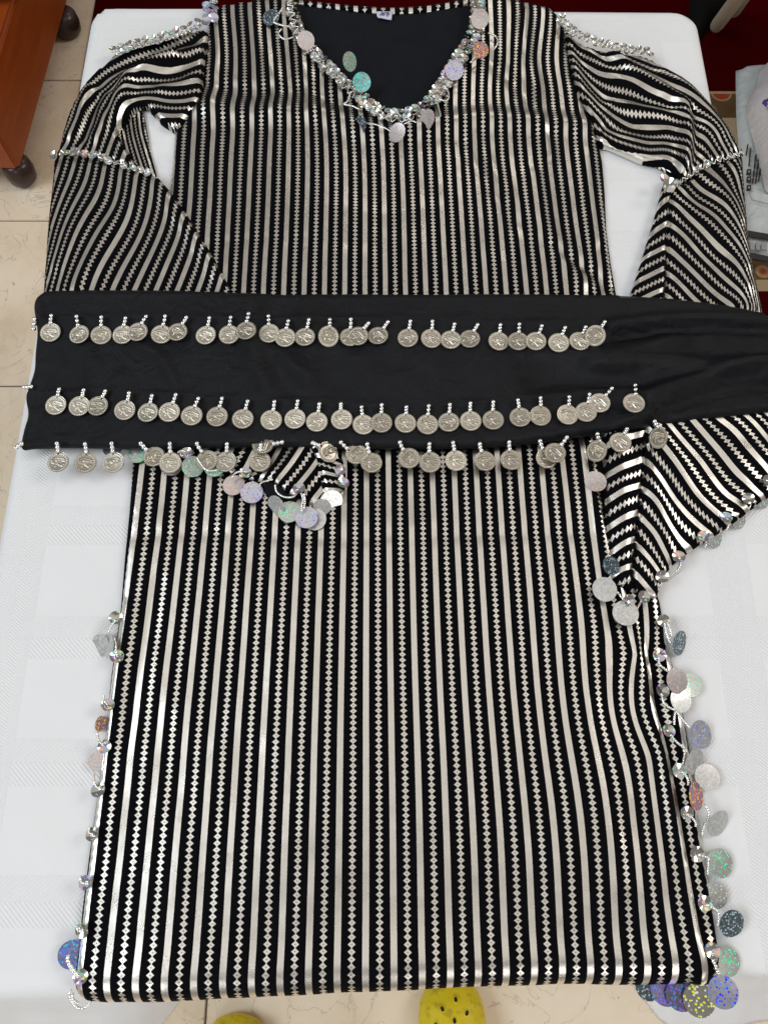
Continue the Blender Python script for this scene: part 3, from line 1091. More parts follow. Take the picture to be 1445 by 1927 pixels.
front_px = [(388, 62), (391, 30), (394, 12), (430, 4), (480, -3), (545, -10), (556, 3), (562, 22), (574, 46), (598, 84), (634, 126), (680, 167),
            (716, 196), (736, 206), (756, 210), (780, 205), (800, 192), (818, 172), (832, 152), (850, 122), (872, 88), (886, 50), (890, 25), (891, 3), (896, -12),
            (960, -6), (1010, 4), (1036, 12), (1052, 26), (1064, 52), (1070, 90), (1078, 140), (1094, 185), (1112, 222), (1126, 262), (1134, 300), (1139, 360), (1142, 430), (1150, 490), (1160, 548),
            (1168, 640), (1178, 800), (1192, 960), (1215, 1050), (1243, 1131), (1253, 1194), (1267, 1251), (1283, 1320), (1298, 1404), (1308, 1470), (1322, 1581), (1335, 1667), (1348, 1751), (1358, 1820), (1372, 1890), (1384, 1990),
            (1100, 1990), (800, 1992), (500, 1996), (300, 2000), (150, 2004), (134, 1890), (138, 1850), (146, 1780), (152, 1720), (164, 1620), (178, 1520), (190, 1430), (200, 1350), (208, 1270), (218, 1200), (226, 1140), (233, 1050), (242, 960), (250, 850),
            (262, 760), (275, 650), (290, 540), (305, 450), (318, 360), (324, 300), (328, 245), (345, 222), (372, 190), (380, 140)]
panel('front_panel', front_px, ZB, MAT['stripe'], dress, body_uv, body_h, step=0.0046, edge_r=0.004, low=T + 0.0012, origin=DO, post=hem_post, smooth_outline=False)

# inside of the neck: black lining, striped back facing, woven label
panel('neck_lining', [(530, -12), (560, 2), (600, 10), (650, 15), (700, 20), (740, 22), (790, 19), (840, 11), (880, 2), (905, -12), (915, 60), (880, 130), (830, 190), (760, 235), (690, 205), (600, 130), (545, 50)],
      T + 0.0028, MAT['lining'], dress, None, lambda q: 0.0012 * vnoise(q, 26, 31) + ridge([(690, 90), (700, 130), (730, 170), (770, 200)], 0.003, 0.006)(q) + ridge([(820, 60), (800, 110), (790, 160)], 0.002, 0.008)(q),
      step=0.006, edge_r=0.002, low=T + 0.0012, origin=DO)


def facing_uv(q):
    # across the strip by x, as the back stripes run
    c = P(704, 16, T + 0.0045)
    d = (P(738.4, 16, T + 0.0045)[0] - c[0])
    return np.column_stack([(q[:, 0] - c[0]) / d, q[:, 1]])


panel('back_facing', [(548, -10), (565, -3), (600, 1), (650, 6), (700, 10), (735, 11), (790, 9), (840, 2), (880, -6), (900, -14), (898, -4), (884, 4), (840, 12.5), (790, 19.5), (735, 21.5), (700, 20), (650, 14.5), (600, 9), (566, 5)],
      T + 0.0062, MAT['stripe'], dress, facing_uv, None, step=0.005, edge_r=0.002, low=T + 0.0012, origin=DO)
lab = simple('white_label_tape', (0.60, 0.60, 0.72), 0.7, var=0.1, vscale=200)
lb = panel('label', [(708.3, 20.5), (738, 20.5), (737.5, 29), (736.5, 35.5), (727, 34), (718, 32), (711, 31), (709, 27)], T + 0.0068, lab, dress, None, lambda q: 0.0006 * vnoise(q, 120, 4),
           step=0.0025, edge_r=0.0006, low=T + 0.0050, origin=DO, smooth_outline=False, edge_step=0.002)
inkb = simple('blue_black_ink', (0.02, 0.02, 0.09), 0.6)
for st in ([(714, 28.3), (717, 27.2), (719, 25.2), (717.5, 24), (719.5, 23)], [(717, 27.2), (720, 28.2), (723.5, 28.2), (722.5, 26.2), (719.5, 25.6)], [(719.5, 24.2), (724, 24.2), (729, 23), (732.5, 24.3), (729.5, 25.6)],
           [(727, 26.2), (729.5, 25.8), (732.5, 27.2), (731, 28)], [(728.5, 26), (728, 29.5), (729, 31)]):
    link('handwriting', tube_mesh('handwriting', [Vector(P(*p, T + 0.0075)) - DO for p in st], 0.0004, inkb, 5), lb)

C1 = lambda x, y: (x / 2.89, y / 2.89)
C3 = lambda x, y: (x / 2.89 + 945, y / 2.89)
C6 = lambda x, y: (x / 2.4286 + 850, y / 2.4286 + 540)
CB = lambda x, y: (x / 3.44 + 240, y / 3.44 + 800)

# ---- left sleeve
lu_guides = [
    (0.0, [(318, 62), (262, 82), (211, 107), (175, 138), (150, 168), (134, 200), (122, 235), (112, 275)]),
    (1.0, [(386, 82), (346, 98), (311, 118), (277, 130), (242, 137), (215, 152), (190, 166), (168, 177), (161, 189), (152, 222), (147, 243), (131, 264), (125, 282)]),
    (2.0, [(386, 118), (356, 123), (332, 138), (301, 146), (262, 146), (240, 157), (218, 176), (205, 190), (188, 205), (175, 216), (171, 238), (162, 257), (147, 282)]),
    (3.0, [(383, 153), (346, 172), (311, 184), (290, 180), (266, 168), (247, 166), (235, 176), (228, 197), (217, 230), (205, 243), (190, 258), (178, 290)]),
    (4.0, [(377, 187), (346, 196), (322, 205), (304, 197), (283, 186), (262, 183), (246, 196), (234, 220), (225, 245), (214, 270), (204, 300)]),
    (5.0, [(350, 216), (330, 222), (308, 214), (285, 200), (268, 196), (252, 210), (244, 235), (238, 262), (232, 308)]),
]
lu_px = [(390, 56), (386, 100), (381, 140), (376, 178), (352, 214), (330, 237), (312, 230), (297, 219), (283, 203), (271, 194), (260, 200), (246, 214), (231, 230), (221, 242), (224, 256), (236, 274), (250, 296), (262, 312), (275, 322), (292, 327),
         (262, 318), (230, 308), (190, 296), (150, 290), (110, 292), (104, 294), (112, 262), (122, 225), (134, 196), (150, 166), (172, 138), (205, 108), (214, 98), (260, 86), (310, 70), (350, 58)]
ul = guide_uv(lu_guides, ZS)
panel('upper_sleeve', lu_px, ZS + 0.003, MAT['stripe'], dress, ul,
      lambda q: (ridge([(330, 120), (280, 140), (250, 150), (236, 178), (226, 215), (221, 240)], 0.011, 0.010, ZS)(q) + ridge([(380, 100), (345, 108), (310, 126), (280, 140)], 0.005, 0.010, ZS)(q)
                 - ridge([(360, 80), (318, 90), (270, 112), (220, 136), (190, 160)], 0.004, 0.009, ZS)(q) + ridge([(208, 190), (196, 210), (196, 236), (182, 262)], 0.005, 0.008, ZS)(q)
                 + ridge([(165, 170), (158, 200), (154, 225), (136, 258)], 0.005, 0.007, ZS)(q) - ridge([(182, 190), (174, 220), (160, 262)], 0.004, 0.007, ZS)(q)
                 + ridge([(375, 150), (340, 166), (306, 174)], 0.004, 0.008, ZS)(q) + 0.0012 * vnoise(q, 40, 41)),
      step=0.0042, edge_r=0.005, low=T + 0.0015, origin=DO)
# the far layer of the sleeve seen through the fold
in_guides = [(0, [(262, 205), (262, 230), (268, 262), (280, 300)]), (1, [(246, 215), (248, 245), (256, 275), (270, 318)]), (2, [(230, 228), (236, 262), (244, 295), (252, 320)])]
panel('sleeve_inside', [(266, 196), (272, 222), (277, 250), (284, 290), (293, 326), (286, 332), (262, 322), (236, 300), (216, 262), (216, 240), (238, 216), (254, 200)],
      T + 0.006, MAT['stripe'], dress, guide_uv(in_guides, T + 0.006), lambda q: 0.001 * vnoise(q, 50, 42), step=0.005, edge_r=0.003, low=T + 0.0012, origin=DO)

lb_g = [
    (0, [C1(330, 870), C1(315, 950), C1(275, 1130), C1(250, 1330), C1(236, 1480)]),
    (1, [C1(400, 880), C1(372, 950), C1(322, 1080), C1(285, 1210), C1(262, 1330), C1(240, 1520)]),
    (2, [C1(500, 890), C1(470, 990), C1(435, 1060), C1(370, 1150), C1(330, 1220), C1(300, 1310), C1(262, 1430), C1(250, 1560)]),
    (3, [C1(570, 900), C1(575, 980), C1(545, 1060), C1(480, 1180), C1(430, 1250), C1(380, 1350), C1(330, 1430), C1(280, 1540)]),
    (4, [C1(640, 920), C1(655, 1000), C1(640, 1090), C1(600, 1170), C1(540, 1250), C1(480, 1370), C1(440, 1450), C1(390, 1550)]),
    (5, [C1(735, 950), C1(732, 1050), C1(722, 1130), C1(690, 1230), C1(640, 1310), C1(580, 1410), C1(540, 1480), C1(505, 1560)]),
    (6, [C1(830, 1000), C1(810, 1100), C1(795, 1200), C1(750, 1320), C1(700, 1400), C1(650, 1490), C1(620, 1550)]),
    (7, [C1(925, 1090), C1(890, 1200), C1(850, 1310), C1(800, 1430), C1(745, 1560)]),
    (8, [C1(1005, 1180), C1(970, 1300), C1(920, 1400), C1(850, 1555)]),
    (9, [C1(1065, 1290), C1(1030, 1420), C1(975, 1550)]),
    (10, [C1(1135, 1410), C1(1090, 1555)]),
]
lb_px = [(102, 294), (130, 288), (160, 290), (200, 298), (240, 310), (275, 322), (296, 330), (310, 345), (332, 372), (352, 402), (372, 432), (392, 466), (412, 500), (430, 536), (440, 560),
         (430, 640), (300, 660), (150, 640), (84, 600), (80, 545), (84, 480), (88, 420), (93, 370), (98, 325)]
panel('sleeve_flounce', lb_px, ZS + 0.003, MAT['stripe'], dress, guide_uv(lb_g, ZS + 0.003),
      lambda q: (ridge([(250, 318), (252, 350), (236, 395), (205, 440), (170, 500), (140, 545)], 0.0030, 0.012, ZS)(q) + ridge([(192, 310), (196, 340), (180, 380), (140, 440), (110, 500)], 0.003, 0.012, ZS)(q)
                 + ridge([(300, 345), (330, 395), (370, 450), (410, 510)], 0.005, 0.010, ZS)(q) + 0.0010 * vnoise(q, 26, 44)),
      step=0.0044, edge_r=0.005, low=T + 0.0015, origin=DO)

# left flounce where it comes out below the scarf, over the body
ll_g = [
    (0, [CB(380, 110), CB(350, 170), CB(320, 240)]),
    (1, [CB(530, 110), CB(490, 180), CB(450, 260)]),
    (2, [CB(700, 110), CB(655, 200), CB(600, 290)]),
    (3, [CB(850, 110), CB(800, 200), CB(750, 310)]),
    (4, [CB(1000, 110), CB(950, 220), CB(900, 300), CB(860, 370)]),
    (5, [CB(1150, 120), CB(1065, 255), CB(1000, 330), CB(920, 400)]),
    (6, [CB(1215, 250), CB(1135, 355), CB(1060, 445), CB(1020, 490)]),
    (7, [CB(1265, 400), CB(1200, 490), CB(1160, 560)]),
]
ll_px = [(300, 800), (360, 800), (440, 796), (560, 796), (592, 800), (600, 836), (606, 858), (612, 892), (614, 918), (606, 946), (592, 951), (572, 940), (556, 932), (540, 928), (524, 912), (505, 906), (480, 902), (452, 896), (424, 886), (396, 876), (370, 864), (345, 852), (318, 846), (302, 838)]
panel('sleeve_flounce', ll_px, ZF, MAT['stripe'], dress, guide_uv(ll_g, ZF),
      lambda q: ridge([(575, 836), (548, 868), (520, 890), (500, 906)], 0.004, 0.008, ZF)(q) + 0.001 * vnoise(q, 40, 46) - ridge([(620, 880), (606, 920)], 0.003, 0.006, ZF)(q),
      step=0.0040, edge_r=0.003, low=T + 0.0045, origin=DO)
lo_g = [(0, [CB(1180, 190), CB(1270, 215), CB(1380, 265)]), (1, [CB(1215, 310), CB(1290, 318), CB(1390, 335)]), (2, [CB(1260, 430), CB(1330, 425), CB(1390, 425)]), (-1, [CB(1200, 100), CB(1300, 130), CB(1380, 190)])]
panel('flounce_lobe', [(580, 800), (612, 804), (632, 836), (646, 868), (650, 896), (646, 918), (634, 928), (614, 930), (606, 915), (602, 892), (594, 860), (580, 836)], ZF + 0.0025, MAT['stripe'], dress, guide_uv(lo_g, ZF),
      lambda q: ridge([(590, 840), (602, 880), (608, 915)], 0.004, 0.006, ZF)(q), step=0.0040, edge_r=0.004, low=T + 0.0045, origin=DO)
panel('flounce_inside', [(494, 896), (520, 900), (548, 926), (560, 936), (545, 944), (520, 942), (502, 930), (492, 912)], T + 0.0105, MAT['lining'], dress, None, None, step=0.005, edge_r=0.002, low=T + 0.0045, origin=DO)

# ---- right sleeve
ru_g = [
    (0, [C3(560, 255), C3(700, 300), C3(830, 345), C3(900, 385), C3(1000, 440), C3(1080, 500), C3(1160, 590), C3(1220, 690), C3(1275, 790)]),
    (1, [C3(370, 205), C3(430, 235), C3(490, 300), C3(580, 335), C3(660, 350), C3(730, 385), C3(800, 410), C3(900, 460), C3(1000, 512), C3(1100, 585), C3(1180, 690), C3(1255, 800)]),
    (2, [C3(365, 270), C3(420, 305), C3(480, 370), C3(530, 405), C3(610, 425), C3(690, 435), C3(760, 490), C3(850, 545), C3(930, 580), C3(1030, 640), C3(1110, 660), C3(1170, 720), C3(1230, 830)]),
    (3, [C3(375, 350), C3(430, 380), C3(500, 470), C3(580, 540), C3(680, 560), C3(800, 588), C3(900, 608), C3(960, 620), C3(1020, 725), C3(1080, 735), C3(1130, 775), C3(1175, 850)]),
    (4, [C3(395, 430), C3(450, 480), C3(520, 580), C3(620, 640), C3(700, 672), C3(800, 692), C3(900, 702), C3(985, 700), C3(1010, 800), C3(1060, 825), C3(1110, 880)]),
    (5, [C3(470, 560), C3(540, 670), C3(620, 725), C3(700, 755), C3(800, 780), C3(900, 770), C3(985, 800), C3(1000, 880), C3(1060, 930)]),
    (6, [C3(560, 770), C3(680, 820), C3(800, 860), C3(900, 840), C3(960, 880), C3(985, 960)]),
]
ru_px = [(1064, 56), (1090, 74), (1120, 90), (1160, 97), (1215, 104), (1255, 126), (1300, 156), (1345, 202), (1372, 240), (1392, 278), (1400, 296), (1392, 300), (1366, 298), (1340, 304), (1316, 318), (1296, 334), (1282, 348), (1270, 346),
         (1276, 330), (1270, 318), (1254, 306), (1234, 301), (1210, 296), (1180, 283), (1150, 270), (1128, 263), (1118, 236), (1100, 196), (1082, 150), (1072, 100)]
panel('upper_sleeve', ru_px, ZS + 0.003, MAT['stripe'], dress, guide_uv(ru_g, ZS + 0.003, 1e-4),
      lambda q: (ridge([(1150, 110), (1185, 140), (1240, 175), (1282, 205), (1293, 240), (1292, 290), (1284, 335)], 0.010, 0.009, ZS)(q) - ridge([(1300, 216), (1306, 250), (1304, 300), (1292, 335)], 0.006, 0.006, ZS)(q)
                 + ridge([(1250, 140), (1300, 176), (1340, 220), (1380, 275)], 0.006, 0.010, ZS)(q) - ridge([(1085, 90), (1110, 150), (1150, 200), (1190, 230)], 0.004, 0.010, ZS)(q)
                 + ridge([(1110, 100), (1130, 130), (1170, 160), (1240, 190)], 0.004, 0.008, ZS)(q) + ridge([(1150, 200), (1200, 214), (1270, 222)], 0.005, 0.009, ZS)(q)
                 - ridge([(1140, 240), (1200, 250), (1260, 262)], 0.003, 0.008, ZS)(q) + 0.0013 * vnoise(q, 42, 51)),
      step=0.0042, edge_r=0.005, low=T + 0.0015, origin=DO)
# rolled under-edge of that sleeve
rl_g = [(0.12, [(1130, 256), (1182, 275), (1232, 291), (1264, 302)]), (0.5, [(1150, 276), (1190, 292), (1232, 306), (1250, 314)])]
panel('sleeve_inside', [(1132, 262), (1180, 278), (1236, 297), (1268, 312), (1276, 330), (1268, 338), (1256, 322), (1240, 312), (1210, 302), (1176, 286), (1140, 272)], T + 0.006, MAT['stripe'], dress,
      guide_uv(rl_g, T + 0.006), None, step=0.004, edge_r=0.004, low=T + 0.0012, origin=DO)

rb_g = [
    (0, [C3(1285, 870), C3(1315, 960), C3(1330, 1100), C3(1360, 1250), C3(1410, 1480), C3(1440, 1640)]),
    (1, [C3(1200, 850), C3(1250, 905), C3(1285, 980), C3(1305, 1080), C3(1345, 1240), C3(1400, 1460), C3(1430, 1600)]),
    (2, [C3(1100, 925), C3(1150, 960), C3(1200, 1010), C3(1250, 1070), C3(1285, 1140), C3(1335, 1280), C3(1395, 1450), C3(1420, 1600)]),
    (3, [C3(1030, 990), C3(1080, 1030), C3(1150, 1080), C3(1200, 1130), C3(1260, 1205), C3(1320, 1310), C3(1372, 1430), C3(1410, 1560)]),
    (4, [C3(975, 1035), C3(1010, 1095), C3(1080, 1130), C3(1150, 1172), C3(1220, 1262), C3(1290, 1352), C3(1350, 1470), C3(1395, 1600)]),
    (5, [C3(912, 1085), C3(960, 1120), C3(1010, 1190), C3(1100, 1280), C3(1180, 1370), C3(1265, 1450), C3(1325, 1560), C3(1385, 1660)]),
    (6, [C3(905, 1218), C3(980, 1272), C3(1060, 1365), C3(1140, 1440), C3(1210, 1515), C3(1285, 1590), C3(1345, 1665)]),
    (7, [C3(895, 1345), C3(960, 1400), C3(1050, 1490), C3(1130, 1570), C3(1210, 1650)]),
    (8, [C3(885, 1470), C3(950, 1530), C3(1010, 1590), C3(1065, 1650)]),
    (9, [C3(880, 1590), C3(930, 1640)]),
]
rb_px = [(1259, 330), (1270, 344), (1290, 342), (1312, 322), (1340, 306), (1366, 298), (1396, 290), (1401, 320), (1404, 370), (1409, 430), (1416, 480), (1427, 535), (1438, 590), (1430, 640), (1340, 640), (1246, 620), (1248, 555), (1251, 500), (1254, 440), (1258, 385)]
panel('sleeve_flounce', rb_px, ZS + 0.003, MAT['stripe'], dress, guide_uv(rb_g, ZS + 0.003),
      lambda q: (ridge([(1285, 350), (1300, 400), (1350, 450), (1400, 540)], 0.003, 0.010, ZS)(q) + ridge([(1310, 330), (1350, 360), (1385, 420), (1410, 500)], 0.004, 0.010, ZS)(q)
                 + ridge([(1380, 300), (1394, 350), (1400, 420)], 0.004, 0.006, ZS)(q) - ridge([(1258, 380), (1252, 470), (1248, 560)], 0.004, 0.005, ZS)(q) + 0.0010 * vnoise(q, 30, 53)),
      step=0.0042, edge_r=0.005, low=T + 0.0015, origin=DO)
rc_g = [(k, [C3(*a), C3(*b), C3(*c_)]) for k, (a, b, c_) in enumerate((
    ((908, 1085), (865, 1105), (825, 1145)), ((905, 1215), (850, 1245), (790, 1290)), ((895, 1343), (830, 1375), (750, 1415)), ((884, 1460), (810, 1498), (715, 1545)), ((874, 1580), (820, 1600), (700, 1660))))]
panel('sleeve_flounce', [(1256, 328), (1266, 336), (1263, 380), (1258, 440), (1255, 500), (1252, 555), (1250, 620), (1186, 620), (1188, 556), (1200, 515), (1212, 478), (1224, 438), (1236, 398), (1248, 352)], ZS + 0.0026, MAT['stripe'], dress,
      guide_uv(rc_g, ZS), lambda q: 0.0008 * vnoise(q, 30, 55), step=0.0044, edge_r=0.004, low=T + 0.0015, origin=DO)

rd_g = [
    (-3, [C6(1600, 560), C6(1640, 640)]),
    (-2, [C6(1490, 560), C6(1560, 640)]),
    (-1, [C6(1400, 550), C6(1450, 590), C6(1520, 680)]),
    (0, [C6(1310, 560), C6(1380, 620), C6(1445, 700), C6(1500, 780)]),
    (1, [C6(1195, 585), C6(1290, 655), C6(1360, 745), C6(1440, 835)]),
    (2, [C6(1095, 615), C6(1160, 690), C6(1230, 775), C6(1300, 860), C6(1390, 935)]),
    (3, [C6(985, 625), C6(1050, 700), C6(1130, 790), C6(1180, 860), C6(1250, 945), C6(1320, 990)]),
    (4, [C6(890, 650), C6(950, 720), C6(1005, 790), C6(1065, 880), C6(1130, 970), C6(1235, 1065)]),
    (5, [C6(885, 800), C6(950, 875), C6(1020, 980), C6(1100, 1065), C6(1195, 1145)]),
    (6, [C6(875, 930), C6(930, 985), C6(980, 1080), C6(1040, 1160), C6(1115, 1225)]),
    (7, [C6(862, 1055), C6(920, 1120), C6(960, 1200), C6(1005, 1295)]),
    (8, [C6(842, 1180), C6(900, 1240), C6(955, 1315)]),
    (9, [C6(830, 1305), C6(890, 1375), C6(935, 1425)]),
]
panel('sleeve_flounce', [(1218, 760), (1300, 745), (1480, 720), (1500, 900), (1462, 926), (1440, 938), (1410, 962), (1378, 986), (1348, 1006), (1318, 1024), (1290, 1044), (1266, 1064), (1250, 1088), (1240, 1112), (1234, 1124), (1214, 1116), (1196, 1108), (1190, 1090), (1193, 1050), (1200, 990), (1207, 930), (1211, 880), (1214, 820)],
      ZF + 0.001, MAT['stripe'], dress, guide_uv(rd_g, ZF),
      lambda q: (ridge([(1230, 800), (1258, 850), (1300, 920), (1350, 970)], 0.0035, 0.010, ZF)(q) + ridge([(1300, 780), (1345, 830), (1400, 900)], 0.003, 0.010, ZF)(q) + ridge([(1216, 880), (1240, 960), (1260, 1040)], 0.003, 0.009, ZF)(q)
                 + 0.001 * vnoise(q, 30, 57)), step=0.0042, edge_r=0.003, low=T + 0.0015, origin=DO)
re_g = [(k, [C6(*a), C6(*b), C6(*c_)]) for k, (a, b, c_) in enumerate((
    ((878, 668), (800, 690), (715, 722)), ((873, 785), (795, 818), (715, 858)), ((862, 905), (790, 932), (718, 972)), ((850, 1030), (782, 1060), (722, 1095)), ((840, 1150), (775, 1180), (735, 1210)), ((826, 1275), (760, 1298), (725, 1325))))]
panel('sleeve_flounce', [(1136, 780), (1180, 770), (1218, 765), (1216, 820), (1213, 880), (1208, 930), (1201, 990), (1195, 1050), (1192, 1090), (1196, 1110), (1180, 1106), (1162, 1098), (1150, 1078), (1146, 1030), (1142, 970), (1139, 900), (1137, 840)],
      ZF, MAT['stripe'], dress, guide_uv(re_g, ZF), lambda q: ridge([(1165, 800), (1168, 900), (1176, 1000), (1182, 1090)], 0.004, 0.010, ZF)(q) + 0.0008 * vnoise(q, 30, 58), step=0.0042, edge_r=0.004, low=T + 0.0045, origin=DO)

# ------------------------------------------------------------------ hip scarf
scarf = empty('hip_scarf', (0, 0.47, T), 'black cotton hip scarf hung with rows of silver coins across the dress', 'scarf')
SO = Vector((0, 0.47, T))
ZC = T + 0.0215
sc_rd = [
    ridge([(100, 1832), (300, 1836), (700, 1822), (1100, 1810), (1360, 1806)], 0.0030, 0.016),
    ridge([(1150, 618), (1250, 606), (1350, 604), (1445, 610), (1500, 614)], 0.0045, 0.007, ZC),
    ridge([(1160, 634), (1260, 620), (1350, 616), (1445, 622)], -0.0030, 0.006, ZC),
    ridge([(1110, 686), (1230, 680), (1340, 690), (1445, 690), (1500, 692)], 0.0035, 0.009, ZC),
    ridge([(1212, 748), (1290, 722), (1370, 700), (1445, 688)], 0.0055, 0.008, ZC),
    ridge([(1180, 790), (1250, 765), (1340, 738), (1445, 716)], 0.0035, 0.008, ZC),
    ridge([(1240, 776), (1310, 750), (1380, 732), (1445, 726)], -0.0045, 0.006, ZC),
    ridge([(980, 655), (1080, 668), (1170, 660), (1280, 640)], 0.0022, 0.009, ZC),
    ridge([(1000, 720), (1080, 712), (1200, 718)], -0.0022, 0.010, ZC),
    ridge([(450, 640), (520, 660), (560, 700)], 0.0018, 0.010, ZC),
    ridge([(480, 560), (470, 640), (500, 720)], 0.0022, 0.012, ZC),
    ridge([(580, 560), (588, 640), (582, 720)], 0.0012, 0.010, ZC),
    ridge([(240, 640), (300, 670), (330, 720)], 0.0013, 0.006, ZC),
    ridge([(160, 650), (180, 700), (160, 740)], 0.0013, 0.007, ZC),
    ridge([(330, 800), (420, 812), (470, 830)], 0.0013, 0.006, ZC),
    ridge([(70, 596), (300, 598), (600, 602), (900, 606), (1140, 612)], 0.0010, 0.0018, ZC),
    ridge([(60, 733), (300, 742), (600, 760), (900, 757), (1190, 728)], 0.0010, 0.0018, ZC),
]


def scarf_h(q):
    h = sum(r(q) for r in sc_rd)
    xl = P(60, 700, ZC)[0]
    # towards its left end the scarf sinks onto the cloth
    sink = np.exp(-np.maximum(q[:, 0] - xl, 0) / 0.035)
    return 2.3 * h - 0.008 * sink + 0.0013 * vnoise(q, 16, 61) + 0.0009 * vnoise(q, 42, 62) + 0.00035 * vnoise(q, 95, 63)


SX1 = 0.386


def scarf_post(v):
    d = v[:, 0] - SX1
    r = 0.03
    over = d > 0
    ang = np.minimum(np.maximum(d, 0) / r, 1.35)
    rest = np.maximum(d - r * 1.35, 0)
    hz = v[:, 2] - ZC
    nx = SX1 + (r + hz) * np.sin(ang) + rest * math.cos(1.35)
    nz = ZC - r + (r + hz) * np.cos(ang) - rest * math.sin(1.35)
    v[over, 0] = nx[over]
    v[over, 2] = nz[over]
    return v


scarf_px = [(92, 540), (74, 545), (63, 556), (60, 572), (63, 596), (66, 620), (62, 660), (60, 690), (50, 722), (44, 742), (48, 775), (40, 806), (36, 838), (60, 838), (140, 836), (250, 839), (400, 839), (520, 836), (640, 838), (760, 838), (850, 838), (930, 835), (1000, 829), (1062, 820),
            (1130, 810), (1200, 801), (1260, 791), (1340, 781), (1445, 769), (1560, 756), (1680, 740), (1680, 640), (1560, 602), (1445, 585), (1400, 576), (1340, 566), (1250, 556), (1160, 551), (1050, 549), (900, 548), (780, 549), (640, 548), (540, 549), (430, 545), (300, 541), (180, 540)]
panel('scarf_cloth', scarf_px, ZC, MAT['black'], scarf, None, scarf_h, step=0.0050, edge_r=0.005, low=T + 0.012, origin=SO, post=scarf_post)

# coins ---------------------------------------------------------------
def eye_strokes():
    brow = [(-6.3, 2.2), (-4.0, 4.0), (-1.0, 4.3), (2.0, 3.6), (6.3, 2.4)]
    lid = [(-6.0, 0.3), (-3.6, 1.9), (-0.8, 2.1), (2.0, 1.5), (6.6, 0.7)]
    low = [(-6.0, 0.3), (-3.4, -0.9), (-0.8, -0.9), (1.6, 0.2), (2.6, 1.2)]
    pup = [(-1.7, 0.9), (-1.0, 0.2), (-0.5, 1.0), (-1.2, 1.4), (-1.7, 0.9)]
    drop = [(-2.6, -0.9), (-2.8, -2.6), (-2.4, -4.2)]
    curl = [(-1.0, -0.9), (0.8, -2.6), (3.2, -4.2), (5.0, -4.3), (5.6, -3.1), (4.6, -2.5)]
    return [np.array(s) * 0.001 for s in (brow, lid, low, pup, drop, curl)]


def coin_mesh(flip):
    Rr = 0.0104
    th = 0.0010
    nb = 72
    ring = np.array([(Rr * math.cos(2 * math.pi * k / nb), Rr * math.sin(2 * math.pi * k / nb)) for k in range(nb)])
    hc = np.array([0, 0.0083])
    hole = np.array([(hc[0] + 0.00105 * math.cos(2 * math.pi * k / 12), hc[1] + 0.00105 * math.sin(2 * math.pi * k / 12)) for k in range(12)])
    st = 0.00040
    gx, gy = np.meshgrid(np.arange(-Rr, Rr, st), np.arange(-Rr, Rr, st * 0.866))
    gx = gx + (np.arange(gx.shape[0]) % 2)[:, None] * st * 0.5
    q = np.stack([gx.ravel(), gy.ravel()], 1)
    r = np.linalg.norm(q, axis=1)
    q = q[(r < Rr - 0.0003) & (np.linalg.norm(q - hc, axis=1) > 0.00125)]
    pts = [Vector(p) for p in ring] + [Vector(p) for p in hole] + [Vector(p) for p in q]
    E = [(i, (i + 1) % nb) for i in range(nb)] + [(nb + i, nb + (i + 1) % 12) for i in range(12)]
    V, E2, F, *_ = delaunay_2d_cdt(pts, E, [], 1, 1e-8)
    V = np.array([(v.x, v.y) for v in V])
    F = [f for f in F if np.linalg.norm(V[list(f)].mean(0) - hc) > 0.00100]
    r = np.linalg.norm(V, axis=1)
    h = np.full(len(V), th)
    h += 0.00028 * np.exp(-((r - 0.0102) / 0.00035) ** 2)
    dots = np.array([(0.0089 * math.cos(2 * math.pi * (k + 0.5) / 30), 0.0089 * math.sin(2 * math.pi * (k + 0.5) / 30)) for k in range(30)])
    dd = np.min(np.linalg.norm(V[:, None] - dots[None], axis=2), axis=1)
    h += 0.00065 * np.exp(-(dd / 0.00050) ** 2)
    for s in eye_strokes():
        s = s.copy()
        if flip: s[:, 0] *= -1
        h += 0.00085 * np.exp(-(line_dist(V, spline(s, 5)) / 0.00046) ** 2)
    h -= 0.00025 * np.exp(-(r / 0.006) ** 4)
    v3 = [(*p, z) for p, z in zip(V, h)]
    n = len(v3)
    faces = [tuple(f) for f in F]
    for base, cnt, sg in ((0, nb, 1), (nb, 12, -1)):
        b0 = len(v3)
        for k in range(cnt):
            v3.append((V[base + k][0], V[base + k][1], 0))
        for k in range(cnt):
            v3.append((V[base + k][0], V[base + k][1], h[base + k]))
        for k in range(cnt):
            k2 = (k + 1) % cnt
            qf = (b0 + cnt + k, b0 + k, b0 + k2, b0 + cnt + k2)
            faces.append(qf if sg > 0 else qf[::-1])
    faces.append(tuple(range(n + nb - 1, n - 1, -1)))
    return mesh_from('coin', v3, faces, MAT['coin'])


COINS = [coin_mesh(False), coin_mesh(True)]
bm = bmesh.new()
bmesh.ops.create_uvsphere(bm, u_segments=14, v_segments=9, radius=0.00245)
bead_me = from_bm('bead', bm, MAT['silver'], True)

